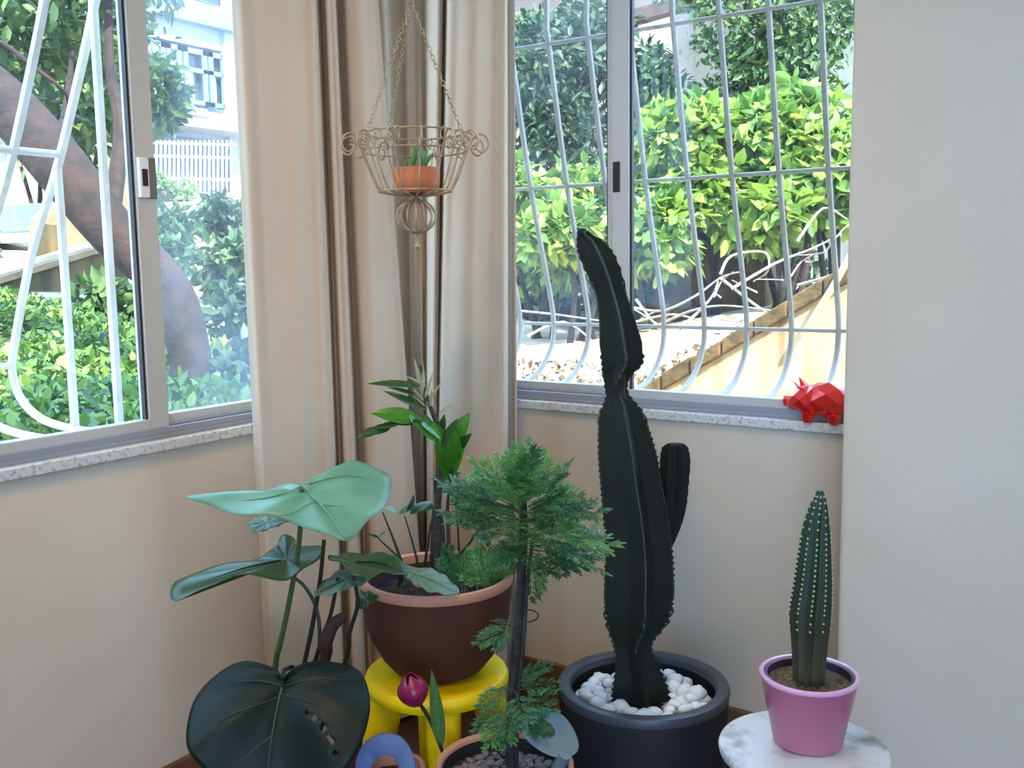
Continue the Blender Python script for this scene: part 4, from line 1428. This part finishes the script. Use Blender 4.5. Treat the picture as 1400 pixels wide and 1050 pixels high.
put('body', MB().lathe([(0.0, 0.0), (0.034, 0.0), (0.040, 0.006), (0.045, 0.024), (0.046, 0.050), (0.042, 0.050), (0.040, 0.036), (0.0, 0.036)], bp2, 40), M['terracotta_small'], sp2)
put('soil', disc(bp2, 0.041, bp2.z + 0.043, 0.002, 24, 5), M['soil'], sp2)
su = thing('succulent', bp2 + Vector((0, 0, 0.042)), 'tiny green succulent in the orange pot of the wire basket', 'plant')
SB = bp2 + Vector((0, 0, 0.042))
for dx, dy, l, tx, ty in ((0, 0, .055, .12, 0), (.009, .004, .048, .35, .1), (-.006, -.004, .062, -.06, -.1), (.014, -.006, .04, .5, 0), (-.014, .006, .028, -.5, .2), (.004, -.012, .05, .2, -.2), (-.02, 0, .018, -.6, 0), (.01, .012, .05, .1, .2)):
    b0 = SB + rt * dx + HF * dy
    dr = (Vector((0, 0, 1)) + rt * tx + HF * ty).normalized()
    pts = [b0 + dr * l * t + rt * 0.006 * math.sin(t * 4 + dx * 200) for t in (0, .2, .45, .7, .9, 1)]
    put('leaf', MB().tube(pts, [.0035, .0048, .0055, .005, .0035, .001], 8), M['succulent'], su)


# ================================================================== OUTSIDE
def wall_top(x):
    return min(max(0.36 + (x + 0.75) * 0.60, 0.30), 1.25)


def tz(x, y):
    z = 0.46
    if x < -2.5:
        z += 0.135 * (-2.5 - x)
    if y > 2.6 and x > -2.5:
        bank = wall_top(x) - 0.05
        f = min(1, (y - 2.6) / 2.6)
        z = bank * (1 - f) + (0.72 + 0.03 * (y - 5)) * f
        g = min(1, (x + 2.5) / 1.2)
        z = 0.46 * (1 - g) + z * g
    elif x > -0.9 and y > 0:
        g = min(1, (x + 0.9) / 0.5)
        z = 0.46 * (1 - g) + 0.05 * g
    if y > 6:
        z += 0.05 * (y - 6)
    return z


vs, fs = [], []
xs = np.concatenate([np.linspace(-26, -6, 41), np.linspace(-5.6, 6, 59), np.linspace(6.5, 14, 12)])
ys = np.concatenate([np.linspace(-9, -0.2, 23), np.linspace(0.2, 9, 45), np.linspace(9.6, 24, 25)])
for y in ys:
    for x in xs:
        vs.append((x, y, tz(x, y) + 0.03 * math.sin(3.1 * x + 1.7 * y) * math.sin(2.3 * y - x)))
nx = len(xs)
for j in range(len(ys) - 1):
    for i in range(nx - 1):
        if xs[i + 1] > -0.15 and ys[j] < 0.15:
            continue
        fs.append((j * nx + i, j * nx + i + 1, (j + 1) * nx + i + 1, (j + 1) * nx + i))
mb = MB()
mb.add(vs, fs)
o = put('ground', mb, M['ground'], angle=180)
o['kind'] = 'structure'
o['label'] = 'dry pale earth of the garden outside'

# roof slab over the room; front overhang added to keep the sun out
mb = MB().box((-0.2, RY - 1.1, RH + 0.12), (RX + 0.3, 0.2, RH + 0.3))
struct('roof', mb, M['roof'], 'flat roof above the room with an added sun-blocking overhang')

# retaining wall seen through the back window
rw = thing('retaining_wall', (0.5, 2.5, 0), 'sunlit stained retaining wall with a sloping mossy top behind the tall cactus window', 'wall')
pl = [(-1.1, wall_top(-1.1)), (-0.4, wall_top(-0.4)), (0.3, wall_top(0.3)), (0.8, wall_top(0.8)), (3.5, wall_top(3.5))]
mb = MB()
for (xa, za), (xb, zb) in zip(pl, pl[1:]):
    mb.prism([(xa, 2.5, -0.3), (xb, 2.5, -0.3), (xb, 2.5, zb - 0.07), (xa, 2.5, za - 0.07)], (0, 0.2, 0))
put('face', mb, M['concrete'], rw, smooth=False, fix=False)
n = 28
for i in range(n):
    xa = -1.1 + 4.6 * i / n
    xb = -1.1 + 4.6 * (i + 1) / n - 0.006
    if xa > 1.6:
        continue
    za, zb = wall_top(xa), wall_top(xb)
    h = rnd.uniform(-.012, .012)
    put('coping_stone', MB().prism([(xa, 2.46 + h, za - 0.08), (xb, 2.46 + h, zb - 0.08), (xb, 2.46 + h, zb + h), (xa, 2.46 + h, za + h)], (0, 0.28, 0)), M['coping'], rw, smooth=False, bevel=0.01)


# ---- foliage
def leaf_cloud(blobs, size, aspect=0.5, upb=0.5, seed=0, fold=0.25, toward=None):
    r = np.random.RandomState(seed)
    V, Fc = [], []
    base = 0
    for c, rad, n in blobs:
        q = r.randn(n, 3)
        q /= np.linalg.norm(q, axis=1)[:, None]
        q *= (0.55 + 0.45 * r.rand(n))[:, None]
        p = np.array(c) + q * np.array(rad)
        d = r.randn(n, 3) * 0.7 + q * 0.6 + np.array([0, 0, -0.15])
        d /= np.linalg.norm(d, axis=1)[:, None]
        nn = r.randn(n, 3) * 0.6 + np.array([0, 0, upb]) + q * 0.5
        if toward is not None:
            nn += np.array(toward)
        y = np.cross(nn, d)
        y /= np.linalg.norm(y, axis=1)[:, None] + 1e-9
        z = np.cross(d, y)
        L = (size * (0.6 + 0.8 * r.rand(n)))[:, None]
        w = L * aspect * 0.5
        f0 = z * w * fold
        P = [p, p + d * L * .28 + y * w * .85 + f0 * .85, p + d * L * .62 + y * w * .8 + f0 * .8 - z * L * .04, p + d * L - z * L * .12,
             p + d * L * .62 - y * w * .8 + f0 * .8 - z * L * .04, p + d * L * .28 - y * w * .85 + f0 * .85]
        V.append(np.stack(P, 1).reshape(-1, 3))
        ix = base + np.arange(n) * 6
        Fc.append(np.stack([ix, ix + 1, ix + 2, ix + 3], 1))
        Fc.append(np.stack([ix, ix + 3, ix + 4, ix + 5], 1))
        base += 6 * n
    V = np.concatenate(V)
    Fc = np.concatenate(Fc)
    me = bpy.data.meshes.new('foliage')
    me.vertices.add(len(V))
    me.vertices.foreach_set('co', V.ravel())
    me.loops.add(len(Fc) * 4)
    me.loops.foreach_set('vertex_index', Fc.ravel().astype(np.int32))
    me.polygons.add(len(Fc))
    me.polygons.foreach_set('loop_start', np.arange(0, len(Fc) * 4, 4, dtype=np.int32))
    me.update(calc_edges=True)
    return me


def bush(name, c, rad, n, size, material, label, group=None, cat='shrub', seed=0, k=7, aspect=0.5, upb=0.5):
    r = random.Random(seed)
    c = Vector(c)
    root = thing(name, (c.x, c.y, tz(c.x, c.y) - 0.02), label, cat, group)
    blobs = []
    for i in range(k):
        b = c + Vector((r.uniform(-.6, .6) * rad[0], r.uniform(-.6, .6) * rad[1], r.uniform(-.6, .6) * rad[2]))
        blobs.append((tuple(b), tuple(q * r.uniform(.4, .62) for q in rad), n // k))
    fo = put('foliage', leaf_cloud(blobs, size, aspect, upb, seed), M[material], root)
    fo['kind'] = 'stuff'
    for i in range(4):
        b = blobs[i % k][0]
        p0 = Vector((c.x + r.uniform(-.1, .1), c.y + r.uniform(-.1, .1), tz(c.x, c.y) - 0.03))
        put('stem', MB().tube([p0, p0.lerp(Vector(b), .5) + Vector((r.uniform(-.1, .1), 0, .05)), b], [.03, .02, .01], 7), M['bark'], root)
    return root


def at(px, py, Y):
    return on_y(px, py, Y)


# shrubs behind the retaining wall
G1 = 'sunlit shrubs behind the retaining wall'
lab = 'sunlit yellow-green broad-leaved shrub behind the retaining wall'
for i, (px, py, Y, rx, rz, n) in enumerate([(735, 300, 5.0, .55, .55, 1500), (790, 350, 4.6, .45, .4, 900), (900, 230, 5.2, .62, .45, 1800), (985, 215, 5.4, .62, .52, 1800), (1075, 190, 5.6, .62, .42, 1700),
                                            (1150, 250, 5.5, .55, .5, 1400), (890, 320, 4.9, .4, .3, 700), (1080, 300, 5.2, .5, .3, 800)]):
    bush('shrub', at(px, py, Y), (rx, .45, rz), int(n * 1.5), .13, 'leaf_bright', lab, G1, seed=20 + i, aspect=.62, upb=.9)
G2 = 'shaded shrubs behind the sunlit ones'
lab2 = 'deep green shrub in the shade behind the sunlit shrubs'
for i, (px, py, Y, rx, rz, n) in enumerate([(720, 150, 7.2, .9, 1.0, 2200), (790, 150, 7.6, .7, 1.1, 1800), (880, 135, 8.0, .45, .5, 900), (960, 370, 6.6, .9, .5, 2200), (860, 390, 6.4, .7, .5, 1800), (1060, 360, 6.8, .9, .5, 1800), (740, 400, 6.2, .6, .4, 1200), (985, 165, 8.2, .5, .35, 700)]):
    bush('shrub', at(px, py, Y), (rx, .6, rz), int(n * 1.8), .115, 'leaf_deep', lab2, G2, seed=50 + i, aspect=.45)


def tree(name, path, rads, crown, n, size, material, label, seed, cat='tree', branches=()):
    root = thing(name, path[0], label, cat)
    put('trunk', MB().tube(curve3(path, 6), [float(x[0]) for x in catmull([(q,) for q in rads], 6)], 14), M['bark'], root)
    for b, r_ in branches:
        put('branch', MB().tube(curve3(b, 5), [r_ * (1 - .7 * i / (5 * (len(b) - 1) + 1)) for i in range(5 * (len(b) - 1) + 1)], 8), M['bark'], root)
    fo = put('foliage', leaf_cloud([(tuple(c), r_, n) for c, r_ in crown], size, .5, .4, seed), M[material], root)
    fo['kind'] = 'stuff'
    return root


# creeper-hung tree before the back building
P0 = at(1070, 300, 8.6)
P0.z = tz(P0.x, P0.y)
tree('tree', [P0, at(1065, 150, 8.6), at(1050, 20, 8.6), at(1060, -200, 8.6)], [.16, .14, .12, .06],
     [(at(1000, 20, 8.4), (.5, .5, .7)), (at(1060, 60, 8.3), (.55, .5, .8)), (at(1110, 20, 8.4), (.5, .5, .7)), (at(1090, 110, 8.2), (.45, .4, .6)), (at(1145, -20, 8.5), (.6, .5, .6)), (at(960, -60, 8.5), (.7, .5, .6)), (at(1040, -120, 8.5), (1.0, .7, .8)), (at(1030, 110, 8.2), (.2, .3, .45))],
     800, .10, 'leaf_garden', 'tall tree with drooping olive foliage before the grey building', 91)

# building behind the back window
b2 = thing('house', at(960, 350, 12), 'beige and grey house behind the garden shrubs', 'building')
xa, xb, xc, xd = at(840, 50, 12).x, at(962, 50, 12).x, at(1130, 50, 12).x, at(600, 50, 12).x
put('wall', MB().box((xd, 12, 0), (xb, 16, 7)), M['bbeige'], b2, smooth=False)
put('wall', MB().box((xb, 11.7, 0), (xc, 16, 8)), M['bgrey'], b2, smooth=False)
put('eave', MB().box((xd, 11.2, 5.9), (xb - .02, 12, 6.1)), M['log'], b2, smooth=False)
# pergola beam at the upper left of the back window
pb = put('pergola_beam', MB().prism([at(866, 30, 9.5), at(960, 3, 9.5), at(960, -12, 9.5), at(866, 12, 9.5)], (0, .2, 0)), M['log'], smooth=False)
tag(pb, 'brown timber beam before the beige house', 'beam')

# log and bricks in the shade
lg = put('fallen_log', MB().tube([at(898, 322, 5.9), at(960, 318, 5.95), at(1055, 325, 6.0)], [.075, .085, .07], 12), M['log'])
tag(lg, 'fallen log lying under the sunlit shrubs', 'log')
# support for the log
sk = put('stone_block', MB().box((at(905, 345, 5.8).x, 5.75, tz(-1, 5.9) - .1), (at(1050, 345, 5.8).x, 6.15, at(960, 330, 5.9).z)), M['coping'], smooth=False, bevel=.02)
tag(sk, 'low stone block carrying the fallen log', 'stone')

# dry branches on the bank
br = [[(862, 420, 3.4), (905, 425, 3.3), (950, 405, 3.3), (985, 380, 3.4), (1010, 372, 3.4)], [(985, 380, 3.4), (1030, 415, 3.2), (1075, 445, 3.1)], [(985, 375, 3.3), (1000, 350, 3.4), (1045, 345, 3.5), (1050, 370, 3.4), (1030, 385, 3.4)],
      [(900, 445, 3.1), (945, 425, 3.1), (990, 418, 3.1), (1060, 425, 3.0)], [(870, 410, 3.5), (885, 430, 3.3), (905, 455, 3.1)], [(1000, 395, 3.2), (1060, 360, 3.4), (1110, 340, 3.5), (1150, 320, 3.6)], [(1090, 330, 3.6), (1125, 285, 3.7), (1158, 300, 3.7)],
      [(1090, 390, 3.1), (1125, 380, 3.1), (1155, 370, 3.0)], [(930, 450, 3.0), (970, 410, 3.2), (982, 385, 3.3)], [(710, 425, 3.6), (760, 430, 3.3), (830, 440, 3.2)], [(720, 460, 3.0), (770, 440, 3.2), (815, 470, 3.0)], [(870, 440, 3.2), (920, 430, 3.2), (960, 440, 3.1)]]
for i in range(16):
    x_, y_ = rnd.uniform(865, 1150), rnd.uniform(395, 455)
    y_ -= max(0, (x_ - 1000) * .45)
    dx_, dy_ = rnd.uniform(-45, 45), rnd.uniform(-42, 6)
    br.append([(x_, y_, rnd.uniform(3.0, 3.4)), (x_ + dx_ * .5 + rnd.uniform(-8, 8), y_ + dy_ * .6, 3.3), (x_ + dx_, y_ + dy_, rnd.uniform(3.1, 3.6))])
for i, b in enumerate(br):
    pts = curve3([at(*q) for q in b], 5)
    o = put('dry_branch', MB().tube(pts, [(.010 if i < 12 else .006) * (1 - .6 * k / len(pts)) for k in range(len(pts))], 6), M['drybranch'])
    tag(o, 'bleached dry branch tangled on the bank above the retaining wall', 'branch', 'dry branches on the bank')
# leaf litter
lit = []
for i in range(9):
    q = at(700 + 50 * i, 470 - (i > 4) * 20, 3.1)
    lit.append(((q.x, 3.3 + .15 * (i % 3), tz(q.x, 3.3) + .03), (.35, .6, .03), 90))
lo = put('leaf_litter', leaf_cloud(lit, .05, .5, 1.5, 5), M['coping'])
tag(lo, 'brown fallen leaves scattered on the pale bank', 'leaves', kind='stuff')
q = at(1115, 455, 2.42)
pp = put('drain_pipe', MB().tube([at(1098, 458, 2.43), at(1140, 390, 2.43), at(1165, 345, 2.44)], .016, 10), M['concrete'])
tag(pp, 'pale pipe running up along the sloping retaining wall', 'pipe')

# ---- left window: leaning tree
TB = on_z(268, 548, 0.47)
TB.z = tz(TB.x, TB.y) - 0.05
fc = lambda x, y, d=0: facing(TB, x, y, d)
tree('tree', [TB, fc(262, 500), fc(235, 400), fc(155, 318), fc(80, 225, .05), fc(15, 150, .1), fc(-60, 85, .2), fc(-150, 10, .3)], [.125, .105, .105, .12, .135, .13, .12, .1],
     [(fc(20, 20, 1.2), (.45, .5, .35)), (fc(90, 40, 1.6), (.5, .5, .4)), (fc(60, -60, 1.0), (.8, .8, .4)), (fc(110, 110, 2.2), (.35, .5, .35)), (fc(100, 175, 2.6), (.3, .4, .3)), (fc(150, -60, 1.4), (.7, .6, .35)), (fc(-40, 40, 1.2), (.4, .5, .5)), (fc(222, 125, 2.8), (.10, .2, .28))],
     420, .11, 'leaf_garden', 'leaning tree with a thick brown trunk outside the left window', 77,
     branches=[([fc(150, 305, .1), fc(165, 180, .6), fc(150, 90, .9), fc(148, -60, 1.2)], .05), ([fc(-60, 85, .2), fc(-10, 55, .25), fc(50, 95, .3), fc(88, 125, .35), fc(93, 145, .4)], .018), ([fc(75, 210), fc(90, 150, .6), fc(100, 60, 1.2)], .03)])

# mossy retaining wall and slab
A_, B_, C_, D_ = on_x(-60, 405, -6), on_x(175, 332, -6), on_x(175, 440, -6), on_x(-60, 490, -6)
lw = thing('retaining_wall', (A_ + B_) / 2, 'mossy brown retaining wall below the leaning tree trunk', 'wall')
put('face', MB().prism([D_ - Vector((0, 0, .3)), C_ - Vector((0, 0, .3)), B_, A_], (-.25, 0, 0)), M['concrete_g'], lw, smooth=False, fix=True)
put('coping', MB().prism([A_, B_, B_ + Vector((0, 0, .05)), A_ + Vector((0, 0, .05))], (.06, 0, 0)).prism([A_ + Vector((0, 0, .0)), B_, B_ + Vector((0, 0, .055)), A_ + Vector((0, 0, .055))], (-.4, 0, 0)), M['slab'], lw, smooth=False)
bw = thing('garden_wall', on_x(105, 320, -8), 'pinkish plastered garden wall behind the mossy wall', 'wall')
put('wall', MB().prism([on_x(55, 380, -8), on_x(210, 345, -8), on_x(210, 200, -8), on_x(150, 195, -8), on_x(60, 300, -8)], (-.25, 0, 0)), M['slab'], bw, smooth=False)
put('post', MB().prism([on_x(62, 385, -7.9), on_x(78, 380, -7.9), on_x(78, 308, -7.9), on_x(62, 306, -7.9)], (-.2, 0, 0)), M['concrete_g'], bw, smooth=False)
gt = thing('garden_table', on_x(20, 380, -9), 'white garden table carrying a grey box', 'table')
ta, tb_ = on_x(-60, 322, -9), on_x(58, 318, -9)
put('top', MB().prism([ta, tb_, tb_ - Vector((0, 0, .1)), ta - Vector((0, 0, .1))], (-.9, 0, 0)), M['white_paint'], gt, smooth=False)
for q in (on_x(-40, 340, -9.2), on_x(48, 340, -9.2)):
    put('leg', MB().tube([(q.x, q.y, q.z), (q.x, q.y, tz(q.x, q.y) - .05)], .04, 8), M['white_paint'], gt)
g0, g1 = on_x(22, 318, -9.2), on_x(62, 316, -9.2)
o = put('storage_box', MB().prism([g0, g1, g1 + Vector((0, 0, .32)), g0 + Vector((0, 0, .32))], (-.5, 0, 0)), M['grey_box'], smooth=False, bevel=.02)
tag(o, 'grey-blue box standing on the white garden table', 'box')

# ground cover below the left window
bl = []
for i in range(60):
    px, py = nrs.uniform(-40, 335), nrs.uniform(425, 600)
    q = on_z(px, py, .62)
    q.y = min(q.y, 1.5)
    if q.x < -5.4 or q.x > -0.9:
        q.x = nrs.uniform(-5.2, -1.2)
    bl.append(((q.x, q.y, tz(q.x, q.y) + .10), (.32, .32, .11), 330))
gc = put('ground_cover', leaf_cloud(bl, .055, .55, 1.0, 9), M['leaf_cover'])
tag(gc, 'low leafy ground cover on the slope below the left window', 'plants', kind='stuff')
for i, (px, py, X, r_, n, mt_, lb) in enumerate([(238, 312, -7, .22, 300, 'leaf_garden', 'small loose shrub below the white building fence'), (303, 290, -8, .28, 420, 'leaf_deep', 'spiky dark shrub right before the white building fence'),
                                                (322, 440, -3.5, .28, 600, 'leaf_deep', 'shady shrub beside the foot of the leaning tree'), (312, 368, -5, .28, 450, 'leaf_garden', 'olive shrub between the leaning tree and the curtain'),
                                                (150, 440, -4.5, .3, 600, 'leaf_garden', 'small shrub in front of the mossy wall end'), (232, 352, -6, .22, 260, 'leaf_garden', 'grey-green shrub behind the leaning tree foot'),
                                                (40, 60, -11, 1.6, 2600, 'leaf_deep', 'large dark tree crown far behind the leaning trunk'), (110, 190, -10, .8, 1500, 'leaf_bright', 'sunlit yellow-green shrub above the garden wall'), (330, 520, -2.2, .25, 500, 'leaf_deep', 'low dark plant under the smudged window pane'),
                                                (345, 330, -9, .8, 1600, 'leaf_garden', 'broad shrub behind the curtain side of the left window'), (-160, 330, -8, .9, 1800, 'leaf_garden', 'broad shrub beside the garden table')]):
    c = on_x(px, py, X)
    bush('shrub', c, (r_, r_, r_ * .9), n, .13 if X < -4 else .09, mt_, lb, None, seed=130 + i)

# white building
WX = -18.0
wy = lambda px, py: on_x(px, py, WX).y
wz = lambda px, py: on_x(px, py, WX).z
b1 = thing('apartment_building', (WX, 13, 2.0), 'white two-storey building with curtained windows and an iron fence', 'building')
y0_, y1_ = wy(150, 140), wy(322, 140)
put('wall', MB().box((WX - 6, y0_ - 4, 1.0), (WX, y1_, wz(265, 150))).box((WX - 6, y0_ - 4, wz(265, 62)), (WX, y1_, 11.0)).box((WX - 6, y0_ - 4, wz(265, 150)), (WX - .5, y1_, wz(265, 62))), M['bwhite'], b1, smooth=False)
zt0, zt1 = wz(265, 142), wz(265, 66)
for (a, b) in ((202, 228), (230, 250), (253, 284), (287, 309)):
    ya, yb = wy(a, 100), wy(b, 100)
    f = put('window', MB().box((WX - .06, ya, zt0), (WX, ya + .12, zt1)).box((WX - .06, yb - .12, zt0), (WX, yb, zt1)).box((WX - .06, ya, zt1 - .12), (WX, yb, zt1)).box((WX - .06, ya, zt0), (WX, yb, zt0 + .1)).box((WX - .06, ya, zt1 - .55), (WX, yb, zt1 - .45)), M['bblue'], b1, smooth=False)
    put('pane', MB().box((WX - .2, ya, zt0), (WX - .16, yb, zt1)), M['bglass'], f, smooth=False)
    put('drape', MB().box((WX - .15, ya + .1, zt0), (WX - .12, ya + .1 + (yb - ya) * .35, zt1 - .5)), M['white_paint'], f, smooth=False)
put('pier', MB().box((WX - .1, y1_ - .35, 1), (WX + .12, y1_, 11)), M['bwhite'], b1, smooth=False)
za = wz(265, 35)
put('band', MB().box((WX, y0_ - 4, za), (WX + .3, y1_, za + .5)), M['bblue'], b1, smooth=False)
put('upper_window', MB().box((WX - .02, wy(235, 5), wz(265, 12)), (WX + .03, wy(308, 5), wz(265, -40))), M['bglass'], b1, smooth=False)
put('balcony', MB().box((WX, y0_ - 4, wz(265, 182)), (WX + .9, y1_, wz(265, 178))), M['bwhite'], b1, smooth=False)
put('shade_panel', MB().box((WX, wy(205, 230), wz(265, 262)), (WX + .05, wy(312, 230), wz(265, 190))), M['bglass'], b1, smooth=False)  # flat dark panel standing in for the shade behind the fence
put('plate', MB().box((WX, wy(258, 152), wz(265, 158)), (WX + .04, wy(283, 152), wz(265, 147))), M['sign'], b1, smooth=False)
FXp = WX + 1.6
fe = thing('iron_fence', on_x(265, 265, FXp), 'white iron fence before the white building', 'fence')
for k in range(19):
    px = 208 + 6.0 * k
    a, b = on_x(px, 266, FXp), on_x(px, 192, FXp)
    put('bar', MB().tube([a, b], .024, 6), M['white_paint'], fe)
for py in (196, 214, 244, 264):
    put('rail', MB().tube([on_x(200, py - 1, FXp), on_x(322, py + 2, FXp)], .03, 6), M['white_paint'], fe)
put('base_wall', MB().prism([on_x(190, 300, FXp), on_x(330, 300, FXp), on_x(330, 266, FXp), on_x(190, 264, FXp)], (-.2, 0, 0)), M['slab'], fe, smooth=False)
for px, py, c_ in ((222, 252, 0), (250, 262, 1)):
    bush('shrub', on_x(px, py, FXp + .4), (.35, .3, .3), 260, .14, 'leaf_bright', ('round yellow shrub at the foot of the iron fence', 'flat yellow shrub along the iron fence')[c_], None, seed=200 + c_)
print('black pot', K, 'table', RT, 'aralia', AP, 'small', SP, 'stool', S, 'mon', MP, mpx)
